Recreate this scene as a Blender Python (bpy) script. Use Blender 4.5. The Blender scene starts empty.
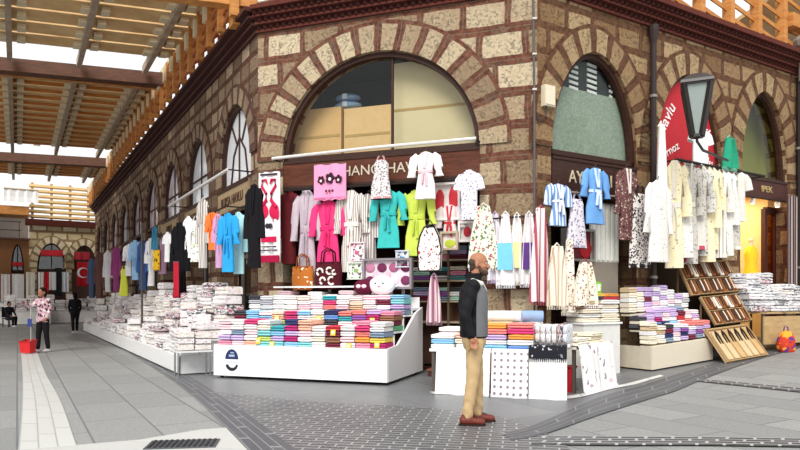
import bpy, bmesh, math, random
from mathutils import Vector, Matrix
RND = random.Random(11)
S = bpy.context.scene
COL = S.collection
PI = math.pi
V = Vector

# ------------------------------------------------------------------ camera frame (800x450)
F_PX, CAM_Z, HOR = 640.0, 1.33, 300.0
cam_d = bpy.data.cameras.new('camera'); cam = bpy.data.objects.new('camera', cam_d); COL.objects.link(cam)
cam.location = (0, 0, CAM_Z); cam.rotation_euler = (PI / 2, 0, 0)
cam_d.sensor_width = 36; cam_d.lens = 36 * F_PX / 800; cam_d.shift_y = (HOR - 225) / 800
cam_d.clip_end = 400
S.camera = cam

# ------------------------------------------------------------------ site layout: three facades of one block
def unit(x, y):
    l = math.hypot(x, y); return V((x / l, y / l, 0))
C1 = V((-2.84, 12.8, 0)); C2 = V((2.36, 11.0, 0))
class Fac:
    def __init__(s, C, e):
        s.C, s.e = C, e; s.n = V((e.y, -e.x, 0)); s.rz = math.atan2(e.y, e.x)
    def W(s, a, h, o=0.0):
        p = s.C + s.e * a + s.n * o; return V((p.x, p.y, h))
    def px(s, x, y, o=0.0):                      # where a sight line meets the plane parallel to the facade
        dx = (x - 400) / F_PX
        t = (o + s.C.dot(s.n)) / (dx * s.n.x + s.n.y)
        p = V((t * dx, t, 0)) - s.C
        return p.dot(s.e), CAM_Z + (HOR - y) / F_PX * t, t
    def so(s, p):
        q = V((p.x, p.y, 0)) - s.C; return q.dot(s.e), q.dot(s.n)
FF = Fac(C1, unit(C2.x - C1.x, C2.y - C1.y))
FL = Fac(C1, unit(.513, -.858))
FR = Fac(C2, unit(.859, .512))
LF = (C2 - C1).length
FE = Fac(FL.W(-31.3, 0, 14), -FL.n)              # the block that closes the arcade
FAC = {'F': FF, 'L': FL, 'R': FR, 'E': FE}
def gz(x, y):                                    # the side street climbs gently
    a, o = FR.so(V((x, y, 0))); return .06 * max(0.0, a - .6)
def G(px, py):                                   # sight line onto the ground
    z = 0.0
    lo, hi = .5, 60.0; k = (py - HOR) / F_PX; u = (px - 400) / F_PX
    for _ in range(50):
        t = (lo + hi) / 2
        if CAM_Z - k * t > gz(u * t, t): lo = t
        else: hi = t
    return V((u * t, t, gz(u * t, t)))

# ------------------------------------------------------------------ materials
def lin(c):
    if isinstance(c, str):
        c = c.lstrip('#'); c = [int(c[i:i + 2], 16) / 255 for i in (0, 2, 4)]
    return tuple((x / 12.92 if x <= .04045 else ((x + .055) / 1.055) ** 2.4) for x in c) + (1.0,)
class NT:
    """small helper for writing node trees"""
    def __init__(s, name):
        s.m = bpy.data.materials.new(name); s.m.use_nodes = True; s.t = s.m.node_tree
        s.b = s.t.nodes['Principled BSDF']
    def n(s, kind, **kw):
        nd = s.t.nodes.new(kind)
        for k, v in kw.items():
            if k.startswith('_'): setattr(nd, k[1:], v)
            else: s.put(nd.inputs[k.replace('__', ' ')], v)
        return nd
    def put(s, sock, v):
        if hasattr(v, 'is_output'): s.t.links.new(v, sock)
        else: sock.default_value = v
    def math(s, op, a, b=0.0, c=None):
        nd = s.t.nodes.new('ShaderNodeMath'); nd.operation = op
        s.put(nd.inputs[0], a); s.put(nd.inputs[1], b)
        if c is not None: s.put(nd.inputs[2], c)
        return nd.outputs[0]
    def mix(s, f, a, b):
        nd = s.t.nodes.new('ShaderNodeMix'); nd.data_type = 'RGBA'
        s.put(nd.inputs[0], f); s.put(nd.inputs[6], a); s.put(nd.inputs[7], b); return nd.outputs[2]
    def noise(s, vec, scale, detail=3.0, rough=.55):
        nd = s.n('ShaderNodeTexNoise', Scale=scale, Detail=detail, Roughness=rough)
        if vec is not None: s.put(nd.inputs['Vector'], vec)
        return nd.outputs['Fac']
    def ramp(s, f, stops):
        nd = s.t.nodes.new('ShaderNodeValToRGB'); s.put(nd.inputs[0], f)
        e = nd.color_ramp.elements
        while len(e) < len(stops): e.new(.5)
        for i, (p, c) in enumerate(stops): e[i].position = p; e[i].color = c
        return nd.outputs[0]
    def step(s, v, lo, hi):
        nd = s.n('ShaderNodeMapRange', Value=v); nd.inputs[1].default_value = lo; nd.inputs[2].default_value = hi
        return nd.outputs[0]
    def coord(s, which): return s.n('ShaderNodeTexCoord').outputs[which]
    def xyz(s, v):
        nd = s.t.nodes.new('ShaderNodeSeparateXYZ'); s.put(nd.inputs[0], v); return nd.outputs
    def vec(s, x, y, z=0.0):
        nd = s.t.nodes.new('ShaderNodeCombineXYZ')
        for i, q in enumerate((x, y, z)): s.put(nd.inputs[i], q)
        return nd.outputs[0]
    def done(s, col, rough=.7, bump=None, strength=.3, dist=.02, spec=.4):
        s.put(s.b.inputs['Base Color'], col); s.put(s.b.inputs['Roughness'], rough)
        s.b.inputs['Specular IOR Level'].default_value = spec
        if bump is not None:
            bn = s.n('ShaderNodeBump', Strength=strength, Distance=dist, Height=bump)
            s.t.links.new(bn.outputs[0], s.b.inputs['Normal'])
        return s.m
MC = {}
def M(c, rough=.7, spec=.3, metal=0.0, vary=.12):
    """plain dyed / painted surface with slight natural variation"""
    k = ('plain', c, rough, spec, metal, vary)
    if k not in MC:
        t = NT('surface_' + str(c).lstrip('#')); L = lin(c)
        f = t.noise(t.coord('Object'), 9.0, 3)
        col = t.mix(f, tuple(min(1, x * (1 - vary)) for x in L[:3]) + (1,), tuple(min(1, x * (1 + vary)) for x in L[:3]) + (1,))
        t.b.inputs['Metallic'].default_value = metal
        MC[k] = t.done(col, rough, t.noise(t.coord('Object'), 40.0, 2), .08, .01, spec)
    return MC[k]
def STR(a, b, scale=9.0, axis=0, duty=.5, rough=.85):
    """woven stripes"""
    k = ('str', a, b, scale, axis, duty)
    if k not in MC:
        t = NT('striped_weave'); x = t.xyz(t.coord('Object'))[axis]
        fr = t.math('FRACT', t.math('MULTIPLY', x, scale))
        MC[k] = t.done(t.mix(t.math('GREATER_THAN', fr, duty), lin(a), lin(b)), rough, spec=.15)
    return MC[k]
def PRT(base, c1, c2=None, scale=14.0, cover=.42, rough=.85):
    """printed cloth: scattered motifs in one or two colours"""
    k = ('prt', base, c1, c2, scale, cover)
    if k not in MC:
        t = NT('printed_cloth'); co = t.coord('Object')
        ns = t.n('ShaderNodeTexNoise', Scale=scale * .8, Detail=2.0); t.put(ns.inputs['Vector'], co)
        off = t.n('ShaderNodeVectorMath', _operation='MULTIPLY_ADD'); t.put(off.inputs[0], ns.outputs['Color']); off.inputs[1].default_value = (1.9 / scale,) * 3; t.put(off.inputs[2], co)
        v = t.n('ShaderNodeTexVoronoi', Vector=off.outputs[0], Scale=scale)
        wob = t.noise(co, scale * 2.6, 3)
        d = t.math('ADD', v.outputs['Distance'], t.math('MULTIPLY', wob, .35))
        m = t.math('LESS_THAN', d, cover + .13)
        pick = t.math('GREATER_THAN', t.xyz(v.outputs['Color'])[0], .55)
        MC[k] = t.done(t.mix(m, lin(base), t.mix(pick, lin(c1), lin(c2 or c1))), rough, spec=.15)
    return MC[k]
def PACK(c1='#3b3b45', c2='#a86a78', base='#e4e2e1', dens=.455):
    """white linen in clear film with a small printed paper insert"""
    k = ('pack', c1, c2, base, dens)
    if k not in MC:
        t = NT('wrapped_linen'); co = t.coord('Object')
        oi = t.n('ShaderNodeObjectInfo').outputs['Random']
        cc = t.n('ShaderNodeVectorMath', _operation='ADD'); t.put(cc.inputs[0], co)
        t.put(cc.inputs[1], t.vec(t.math('MULTIPLY', oi, 17.0), t.math('MULTIPLY', oi, 31.0), 0.0))
        a = t.noise(cc.outputs[0], 5.5, 4, .7); b = t.noise(cc.outputs[0], 2.2, 1)
        m = t.math('GREATER_THAN', a, dens + .045)
        col = t.mix(m, t.mix(t.step(b, .35, .7), lin(base), lin('#dcd6d6')), t.mix(t.math('GREATER_THAN', b, .5), lin(c1), lin(c2)))
        MC[k] = t.done(col, .3, spec=.5)
    return MC[k]
def TOWEL(c, band='#ffffff'):
    """terry towel with a woven border band"""
    k = ('tow', c)
    if k not in MC:
        t = NT('terry_towel'); co = t.coord('Object'); x, y, z = t.xyz(co)
        f = t.noise(co, 10.0, 3); L = lin(c)
        col = t.mix(f, tuple(q * .86 for q in L[:3]) + (1,), tuple(min(1, q * 1.1) for q in L[:3]) + (1,))
        MC[k] = t.done(col, .95, t.noise(co, 60.0, 2), .25, .01, .1)
    return MC[k]
def GLASS(tint='#b9c6c4', refl=.16):
    k = ('glass', tint, refl)
    if k not in MC:
        t = NT('window_glass'); nt = t.t
        tr = t.n('ShaderNodeBsdfTransparent', Color=lin(tint)); gl = t.n('ShaderNodeBsdfGlossy', Roughness=.03)
        ge = t.n('ShaderNodeNewGeometry'); dp_ = t.n('ShaderNodeVectorMath', _operation='DOT_PRODUCT')
        t.put(dp_.inputs[0], ge.outputs['Incoming']); t.put(dp_.inputs[1], ge.outputs['Normal'])
        cs = t.math('ABSOLUTE', dp_.outputs['Value'])
        f = t.math('ADD', t.math('MULTIPLY', t.math('POWER', t.math('SUBTRACT', 1.0, cs), 5.0), .5), .02 + refl * .3)
        mx = t.n('ShaderNodeMixShader'); t.put(mx.inputs[0], f)
        nt.links.new(tr.outputs[0], mx.inputs[1]); nt.links.new(gl.outputs[0], mx.inputs[2])
        nt.links.new(mx.outputs[0], nt.nodes['Material Output'].inputs[0]); MC[k] = t.m
    return MC[k]
def EMIT(c, strength):
    k = ('emit', c, strength)
    if k not in MC:
        t = NT('lamp_light'); t.b.inputs['Emission Color'].default_value = lin(c); t.b.inputs['Emission Strength'].default_value = strength
        t.put(t.b.inputs['Base Color'], lin(c)); MC[k] = t.m
    return MC[k]
def WOOD(a, b, scale=3.0, rough=.6):
    k = ('wood', a, b, scale)
    if k not in MC:
        t = NT('timber'); co = t.coord('Object')
        mp = t.n('ShaderNodeMapping', Vector=co); mp.inputs['Scale'].default_value = (1.0, 1.0, 6.0)
        f = t.noise(mp.outputs[0], scale, 4, .65)
        MC[k] = t.done(t.mix(t.step(f, .3, .7), lin(a), lin(b)), rough, f, .15, .01, .3)
    return MC[k]

def stone_wall(name, stones, brick, mortar, course=.54, blockw=.82, ring=0.0):
    """rough limestone courses with two bands of thin brick between, from metre UVs"""
    t = NT(name); uv = t.coord('UV'); wob = t.noise(uv, 2.2, 2)
    u, v, _ = t.xyz(uv)
    u = t.math('ADD', u, t.math('MULTIPLY', t.math('SUBTRACT', wob, .5), .10))
    v = t.math('ADD', v, t.math('MULTIPLY', t.math('SUBTRACT', t.noise(uv, 1.7, 2), .5), .07))
    if ring:                                      # wedge stones parted by paired bricks
        fr = t.math('FRACT', t.math('DIVIDE', u, .44)); idv = t.math('FLOOR', t.math('DIVIDE', u, .44))
        bx = t.step(t.math('ABSOLUTE', t.math('SUBTRACT', fr, .5)), .315, .345)
        ln = t.math('ABSOLUTE', t.math('SUBTRACT', t.math('ABSOLUTE', t.math('SUBTRACT', fr, .5)), .5))
        mort = t.math('LESS_THAN', ln, .022)
        cell = t.n('ShaderNodeTexWhiteNoise', _noise_dimensions='2D', Vector=t.vec(idv, 3.0)).outputs['Value']
        bm = t.math('MAXIMUM', bx, t.step(v, ring - .075, ring - .065))
    else:
        cv = t.math('DIVIDE', v, course); row = t.math('FLOOR', cv); fv = t.math('FRACT', cv)
        band = t.step(fv, .685, .715)
        sh = t.math('MULTIPLY', t.n('ShaderNodeTexWhiteNoise', _noise_dimensions='1D', W=row).outputs['Value'], 2.0)
        cu = t.math('ADD', t.math('DIVIDE', u, blockw), sh); cid = t.math('FLOOR', cu); fu = t.math('FRACT', cu)
        vert = t.step(t.math('ABSOLUTE', t.math('SUBTRACT', fu, .5)), .415, .44)
        bm = t.math('MAXIMUM', band, vert)
        m1 = t.math('LESS_THAN', t.math('ABSOLUTE', t.math('SUBTRACT', fv, .85)), .018)
        m2 = t.math('LESS_THAN', t.math('ABSOLUTE', t.math('SUBTRACT', t.math('ABSOLUTE', t.math('SUBTRACT', fu, .5)), .5)), .014)
        mort = t.math('MAXIMUM', m1, t.math('MULTIPLY', m2, t.math('SUBTRACT', 1.0, band)))
        cell = t.n('ShaderNodeTexWhiteNoise', _noise_dimensions='2D', Vector=t.vec(cid, row)).outputs['Value']
    big = t.noise(uv, .45, 2); mid = t.noise(uv, 5.0, 4, .7); fine = t.noise(uv, 17.0, 6, .8)
    tone = t.math('ADD', t.math('MULTIPLY', cell, .45), t.math('ADD', t.math('MULTIPLY', mid, .55), t.math('MULTIPLY', big, .25)))
    st = t.ramp(tone, [(.25, lin(stones[0])), (.55, lin(stones[1])), (.85, lin(stones[2]))])
    pit = t.step(t.math('ADD', fine, t.math('MULTIPLY', t.math('SUBTRACT', mid, .5), .55)), .52, .66)
    st = t.mix(t.math('MULTIPLY', pit, .62), st, lin(stones[3]))
    br = t.mix(t.step(t.noise(uv, 9.0, 4, .7), .38, .6), lin(brick[0]), lin(brick[1])); br = t.mix(t.math('MULTIPLY', t.step(t.noise(uv, 4.0, 4, .7), .5, .62), .55), br, lin(mortar))
    col = t.mix(t.math('MULTIPLY', mort, .8), t.mix(bm, st, br), lin(mortar))
    hgt = t.math('SUBTRACT', t.math('ADD', t.math('MULTIPLY', mid, .5), t.math('MULTIPLY', t.math('SUBTRACT', 1.0, bm), .5)), t.math('ADD', t.math('MULTIPLY', pit, .35), t.math('MULTIPLY', mort, .4)))
    return t.done(col, .92, hgt, .8, .035, .15)

# ------------------------------------------------------------------ mesh building
class MB:
    def __init__(s): s.v, s.f, s.uv = [], [], {}
    def add(s, vs, fs):
        b = len(s.v); s.v += [tuple(p) for p in vs]; s.f += [tuple(i + b for i in q) for q in fs]; return s
    def box(s, c, d, rz=0.0, M4=None):
        x, y, z = d[0] / 2, d[1] / 2, d[2] / 2
        m = M4 or (Matrix.Translation(c) @ Matrix.Rotation(rz, 4, 'Z'))
        vs = [m @ V((a * x, b * y, e * z)) for a in (-1, 1) for b in (-1, 1) for e in (-1, 1)]
        return s.add(vs, [(0, 1, 3, 2), (4, 6, 7, 5), (0, 4, 5, 1), (2, 3, 7, 6), (0, 2, 6, 4), (1, 5, 7, 3)])
    def hexa(s, a, b):                           # two quads, same winding
        return s.add(list(a) + list(b), [(3, 2, 1, 0), (4, 5, 6, 7), (0, 1, 5, 4), (1, 2, 6, 5), (2, 3, 7, 6), (3, 0, 4, 7)])
    def bar(s, p, q, w, h, up=V((0, 0, 1))):
        p, q = V(p), V(q); d = (q - p).normalized(); x = d.cross(up)
        if x.length < 1e-4: x = d.cross(V((0, 1, 0)))
        x.normalize(); y = x.cross(d)
        k = [x * (w / 2) * a + y * (h / 2) * b for a, b in ((-1, -1), (1, -1), (1, 1), (-1, 1))]
        return s.hexa([p + i for i in k], [q + i for i in k])
    def tube(s, pts, r, n=8, cap=True):
        pts = [V(p) for p in pts]; rr = r if isinstance(r, (list, tuple)) else [r] * len(pts); rings = []
        for i, p in enumerate(pts):
            d = (pts[min(i + 1, len(pts) - 1)] - pts[max(i - 1, 0)]).normalized()
            x = d.cross(V((0, 0, 1)))
            if x.length < .05: x = d.cross(V((0, 1, 0)))
            x.normalize(); y = d.cross(x)
            rings.append([p + (x * math.cos(a) + y * math.sin(a)) * rr[i] for a in [2 * PI * j / n for j in range(n)]])
        return s.loft(rings, cap)
    def loft(s, rings, cap=True):
        n = len(rings[0]); b = len(s.v)
        for r in rings: s.v += [tuple(p) for p in r]
        for i in range(len(rings) - 1):
            for j in range(n):
                k = (j + 1) % n; a = b + i * n
                s.f.append((a + j, a + k, a + n + k, a + n + j))
        if cap:
            s.f.append(tuple(b + j for j in reversed(range(n)))); s.f.append(tuple(b + (len(rings) - 1) * n + j for j in range(n)))
        return s
    def ell(s, c, r, nu=14, nv=9, M4=None):
        c = V(c); rings = []
        for i in range(1, nv):
            th = PI * i / nv
            rings.append([V((r[0] * math.sin(th) * math.cos(2 * PI * j / nu), r[1] * math.sin(th) * math.sin(2 * PI * j / nu), -r[2] * math.cos(th))) for j in range(nu)])
        lo, hi = V((0, 0, -r[2])), V((0, 0, r[2])); m = M4 or Matrix.Identity(4)
        b = len(s.v)
        for rg in rings: s.v += [tuple(c + m @ p) for p in rg]
        for i in range(nv - 2):
            for j in range(nu):
                k = (j + 1) % nu; a = b + i * nu; s.f.append((a + j, a + k, a + nu + k, a + nu + j))
        s.v += [tuple(c + m @ lo), tuple(c + m @ hi)]; l = len(s.v) - 2
        for j in range(nu):
            k = (j + 1) % nu; s.f.append((l, b + k, b + j)); s.f.append((l + 1, b + (nv - 2) * nu + j, b + (nv - 2) * nu + k))
        return s
    def cap2(s, p, r0, q, r1, n=12):              # swept tapered capsule
        p, q = V(p), V(q); d = (q - p).normalized(); pts, rr = [], []
        for i in range(1, 5): a = PI / 2 * i / 4; pts.append(p - d * r0 * math.cos(a)); rr.append(max(r0 * math.sin(a), .001))
        for i in range(0, 4): a = PI / 2 * i / 4; pts.append(q + d * r1 * math.sin(a)); rr.append(max(r1 * math.cos(a), .001))
        x = d.cross(V((0, 0, 1)))
        if x.length < .05: x = d.cross(V((0, 1, 0)))
        x.normalize(); y = d.cross(x)
        return s.loft([[c + (x * math.cos(2 * PI * j / n) + y * math.sin(2 * PI * j / n)) * r for j in range(n)] for c, r in zip(pts, rr)])
    def prism(s, poly, y0, y1):                   # (x, z) outline given depth along y
        n = len(poly); vs = [V((x, y0, z)) for x, z in poly] + [V((x, y1, z)) for x, z in poly]
        return s.add(vs, [tuple(range(n)), tuple(range(2 * n - 1, n - 1, -1))] + [(i, n + i, n + (i + 1) % n, (i + 1) % n) for i in range(n)])
    def lathe(s, prof, c=(0, 0, 0), n=16):
        c = V(c); return s.loft([[c + V((r * math.cos(2 * PI * j / n), r * math.sin(2 * PI * j / n), z)) for j in range(n)] for r, z in prof])
    def mesh(s, name, mat=None, smooth=False):
        me = bpy.data.meshes.new(name); me.from_pydata(s.v, [], s.f); me.validate(); 
        bm = bmesh.new(); bm.from_mesh(me); bmesh.ops.recalc_face_normals(bm, faces=bm.faces); bm.to_mesh(me); bm.free()
        if mat is not None: me.materials.append(mat)
        if smooth:
            me.polygons.foreach_set('use_smooth', [True] * len(me.polygons))
            try: me.set_sharp_from_angle(angle=math.radians(48))
            except Exception: pass
        return me
    def build(s, name, mat, parent=None, smooth=False, loc=None, rz=0.0):
        o = bpy.data.objects.new(name, s.mesh(name, mat, smooth)); COL.objects.link(o)
        if parent is not None: o.parent = parent
        if loc is not None: o.location = loc
        if rz: o.rotation_euler = (0, 0, rz)
        return o
USED = {}
def tag(o, label, cat, group=None):
    o['label'] = label; o['category'] = cat
    if group: o['group'] = group
    USED.setdefault(label.lower(), []).append((o.name, group)); return o
def thing(name, label, cat, loc=(0, 0, 0), rz=0.0, group=None):
    o = bpy.data.objects.new(name, None); COL.objects.link(o); o.empty_display_size = .1
    o.location = loc; o.rotation_euler = (0, 0, rz); return tag(o, label, cat, group)
def struct(o): o['kind'] = 'structure'; return o
def stuff(o, label, cat): tag(o, label, cat); o['kind'] = 'stuff'; return o
ORD = 'first second third fourth fifth sixth seventh eighth ninth tenth eleventh twelfth thirteenth fourteenth fifteenth sixteenth seventeenth eighteenth nineteenth twentieth'.split() + ['twenty-' + x for x in 'first second third fourth fifth sixth seventh eighth ninth'.split()] + ['thirtieth', 'thirty-first', 'thirty-second', 'thirty-third', 'thirty-fourth', 'thirty-fifth']
def text_part(name, txt, size, mat, parent, loc, rx=PI / 2, rz=0.0, ext=.008, align='CENTER', sx=1.0):
    c = bpy.data.curves.new(name, 'FONT'); c.body = txt; c.size = size; c.extrude = ext; c.align_x = align; c.align_y = 'CENTER'
    c.materials.append(mat); o = bpy.data.objects.new(name, c); COL.objects.link(o)
    o.location = loc; o.rotation_euler = (rx, 0, rz); o.scale = (sx, 1, 1)
    me = bpy.data.meshes.new_from_object(o); bpy.data.objects.remove(o); me.materials.clear(); me.materials.append(mat)
    o = bpy.data.objects.new(name, me); COL.objects.link(o)
    o.location = loc; o.rotation_euler = (rx, 0, rz); o.scale = (sx, 1, 1)
    if parent is not None: o.parent = parent
    return o

# ------------------------------------------------------------------ light
w = bpy.data.worlds.new('overcast_sky'); S.world = w; w.use_nodes = True
bg = w.node_tree.nodes['Background']; bg.inputs[0].default_value = (.96, .98, 1.0, 1); bg.inputs[1].default_value = .92
sd = bpy.data.lights.new('soft_sun', 'SUN'); sd.energy = 2.5; sd.angle = math.radians(30); sd.color = (1, .97, .92)
so_ = bpy.data.objects.new('soft_sun', sd); COL.objects.link(so_); so_.rotation_euler = (math.radians(48), 0, math.radians(-14)); so_.location = (0, -4, 20)
S.view_settings.view_transform = 'Standard'; S.view_settings.look = 'None'; S.view_settings.gamma = 1.0; S.view_settings.exposure = .3
S.view_settings.use_curve_mapping = False
# ------------------------------------------------------------------ street
def floor_mat(name, ang, c1, c2, mort, bw, bh, msize, rough=.6, spec=.4, contrast=.5):
    t = NT(name); co = t.coord('Object')
    mp = t.n('ShaderNodeMapping', Vector=co); mp.inputs['Rotation'].default_value = (0, 0, ang)
    br = t.n('ShaderNodeTexBrick', Vector=mp.outputs[0], Color1=lin(c1), Color2=lin(c2), Mortar=lin(mort), Scale=1.0)
    br.inputs['Mortar Size'].default_value = msize; br.inputs['Brick Width'].default_value = bw; br.inputs['Row Height'].default_value = bh
    br.inputs['Mortar Smooth'].default_value = .3; br.inputs['Bias'].default_value = -.1
    big = t.noise(co, .5, 4, .65); fine = t.noise(co, 30.0, 8, .9)
    col = t.mix(t.math('MULTIPLY', t.step(fine, .40, .62), contrast), br.outputs[0], lin(mort))
    col = t.mix(t.math('MULTIPLY', t.step(big, .42, .68), .35), col, lin(c2))
    h = t.math('ADD', t.math('MULTIPLY', fine, .25), t.math('SUBTRACT', 1.0, br.outputs['Fac']))
    rg = t.math('ADD', rough - .12, t.math('MULTIPLY', big, .25))
    return t.done(col, rg, h, .35, .012, spec)
ANG = math.atan2(FL.e.y, FL.e.x)
fl = MB(); nx, ny = 296, 244
xs = [-46 + 74 * i / nx for i in range(nx + 1)]; ys = [-3 + 61 * j / ny for j in range(ny + 1)]
fl.add([V((x, y, gz(x, y) - .006)) for y in ys for x in xs], [(j * (nx + 1) + i, j * (nx + 1) + i + 1, (j + 1) * (nx + 1) + i + 1, (j + 1) * (nx + 1) + i) for j in range(ny) for i in range(nx)])
struct(fl.build('floor', floor_mat('street_slabs', -ANG, '#a9a9a5', '#929390', '#6f7074', 1.3, .62, .012, .62, .3, .7), smooth=True))
def zone(name, pix, mat, lift):
    """paved area whose outline follows the ground"""
    bm = bmesh.new(); vs = [bm.verts.new(G(x, y)) for x, y in pix]; f = bm.faces.new(vs)
    bmesh.ops.triangulate(bm, faces=[f])
    for _ in range(4):
        bmesh.ops.subdivide_edges(bm, edges=[e for e in bm.edges if e.calc_length() > .9], cuts=1)
        bmesh.ops.triangulate(bm, faces=bm.faces[:])
    for v in bm.verts: v.co.z = gz(v.co.x, v.co.y) + lift
    bmesh.ops.recalc_face_normals(bm, faces=bm.faces)
    if sum(f.normal.z for f in bm.faces) < 0: bmesh.ops.reverse_faces(bm, faces=bm.faces)
    me = bpy.data.meshes.new(name); bm.to_mesh(me); bm.free(); me.materials.append(mat)
    o = bpy.data.objects.new(name, me); COL.objects.link(o); return struct(o)
def ribbon(name, L, R, mat, lift, sub=8):
    """strip of paving between two edge lines; UV runs along and across it"""
    def dense(pts):
        P = [G(*p) for p in pts]; out = []
        for i in range(len(P) - 1):
            p0, p1, p2, p3 = P[max(i - 1, 0)], P[i], P[i + 1], P[min(i + 2, len(P) - 1)]
            for k in range(sub):
                t = k / sub; out.append(.5 * ((2 * p1) + (p2 - p0) * t + (2 * p0 - 5 * p1 + 4 * p2 - p3) * t * t + (3 * p1 - p0 - 3 * p2 + p3) * t ** 3))
        return out + [P[-1]]
    a, b = dense(L), dense(R); m = MB(); uv = []; d = 0.0; vs = []
    NC = 4
    for i, (p, q) in enumerate(zip(a, b)):
        if i: d += ((p + q) / 2 - (a[i - 1] + b[i - 1]) / 2).length
        for k in range(NC + 1):
            r = p.lerp(q, k / NC); vs.append(V((r.x, r.y, gz(r.x, r.y) + lift))); uv.append((d, k / NC))
    fs = [(i * (NC + 1) + k, i * (NC + 1) + k + 1, (i + 1) * (NC + 1) + k + 1, (i + 1) * (NC + 1) + k) for i in range(len(a) - 1) for k in range(NC)]
    me = bpy.data.meshes.new(name); me.from_pydata(vs, [], fs); me.materials.append(mat)
    u = me.uv_layers.new(name='UVMap')
    for lp in me.loops: u.data[lp.index].uv = uv[lp.vertex_index]
    o = bpy.data.objects.new(name, me); COL.objects.link(o)
    bm = bmesh.new(); bm.from_mesh(me)
    if sum(f.normal.z for f in bm.faces) < 0: bmesh.ops.reverse_faces(bm, faces=bm.faces)
    bm.to_mesh(me); bm.free()
    return struct(o)
def band_mat(name, dark, light, joint, n, ulen, jw=.07):
    t = NT(name); uv = t.coord('UV'); u, v, _ = t.xyz(uv); co = t.coord('Object')
    r = t.math('MULTIPLY', v, float(n)); fr = t.math('FRACT', r); row = t.math('FLOOR', r)
    uu = t.math('ADD', t.math('DIVIDE', u, ulen), t.math('MULTIPLY', row, .37)); fu = t.math('FRACT', uu)
    j = t.math('MAXIMUM', t.math('LESS_THAN', fr, max(jw * 1.6, .09)), t.math('LESS_THAN', fu, jw))
    c = t.n('ShaderNodeTexWhiteNoise', _noise_dimensions='2D', Vector=t.vec(t.math('FLOOR', uu), row)).outputs['Value']
    f = t.noise(co, 9.0, 5, .7)
    col = t.mix(t.math('MULTIPLY', j, .8), t.mix(t.math('ADD', t.math('MULTIPLY', c, .5), t.math('MULTIPLY', f, .5)), lin(dark), lin(light)), lin(joint))
    return t.done(col, .5, t.math('SUBTRACT', f, j), .35, .01, .4)
apron_m = floor_mat('worn_grey_paving', -ANG, '#808182', '#6f7072', '#55565a', 2.2, 1.1, .006, .42, .45, .6)
sett_m = floor_mat('dark_setts', .18, '#4d4d52', '#393a3f', '#a9a8a6', .25, .1, .010, .42, .5, .22)
BA = ([(128, 352), (152, 367), (178, 384), (203, 405), (226, 427), (246, 447), (262, 465)], [(146, 354), (172, 367), (202, 384), (234, 405), (262, 425), (292, 447), (322, 468)])
BB = ([(500, 433), (534, 425), (612, 393), (690, 370), (750, 354), (800, 340), (840, 329)], [(512, 441), (549, 433), (612, 411), (697, 382), (757, 360), (806, 346), (850, 333)])
zone('floor_apron', [(60, 337), (110, 346), (146, 354), (172, 367), (202, 384), (234, 405), (262, 425), (292, 447), (500, 433), (534, 425), (612, 393), (690, 370), (750, 354), (800, 340), (840, 329), (800, 326), (700, 345), (600, 360), (440, 365), (300, 362), (180, 350), (110, 330)], apron_m, 0.0)
zone('floor_setts', [(206, 391), (260, 397), (310, 402), (370, 405), (430, 408), (500, 417), (531, 427), (560, 440), (590, 470), (322, 468), (292, 447), (262, 425), (234, 405)], sett_m, .004)
ribbon('trim_1', BA[0], BA[1], band_mat('dark_stone_band', '#505155', '#6a6b6f', '#a3a3a1', 4, 1.6, .03), .007)
ribbon('trim_2', BB[0], BB[1], band_mat('dark_stone_band_b', '#4a4b4f', '#646569', '#939392', 4, 1.6, .03), .007)
ribbon('trim_3', [(545, 436.5), (620, 437), (700, 437.5), (800, 439), (900, 441)], [(530, 445), (620, 446), (700, 446), (800, 447.5), (900, 449.5)], band_mat('dark_sett_strip', '#3f4044', '#55565a', '#c4c3c0', 4, .25, .12), .009)
ribbon('trim_4', [(697, 379), (740, 382.5), (800, 388), (860, 394)], [(697, 381.5), (740, 386), (800, 392.5), (860, 399)], band_mat('thin_sett_strip', '#4a4b4f', '#606165', '#b4b3b0', 2, .2, .12), .009)
ribbon('trim_5', [(430, 391.5), (500, 394), (567, 396), (612, 386.5), (660, 375)], [(430, 394), (500, 396.7), (569, 399), (615, 388.6), (664, 376.4)], band_mat('pale_kerb', '#cfcdca', '#dddbd7', '#9a9a98', 1, 1.1, .03), .008)
zone('floor_patch', [(0, 452), (140, 440), (200, 430), (226, 428), (262, 466), (0, 490)], floor_mat('pale_concrete', .3, '#cbcac6', '#bdbcb8', '#a9a8a5', 5, 5, .003, .7, .3, .4), .005)
ribbon('trim_6', [(20, 345), (22, 370), (22, 400), (18, 450), (10, 500)], [(35, 345), (44, 370), (60, 400), (78, 450), (100, 500)], band_mat('pale_slab_run', '#c2c2be', '#cfcfca', '#9fa09f', 3, 1.0, .03), .003)
# cast grate set in the pale patch
gr = thing('drain_grate', 'dark slotted drain grate let into the pale concrete patch', 'grate', G(183, 445), .14)
m = MB(); m.box((0, 0, .008), (.62, .34, .012)); m.build('grate_frame', M('#55565a', .6), gr)
m = MB()
for i in range(12): m.box((-.27 + i * .049, 0, .018), (.022, .29, .012))
m.build('slat', M('#2f3033', .5), gr)

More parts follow.
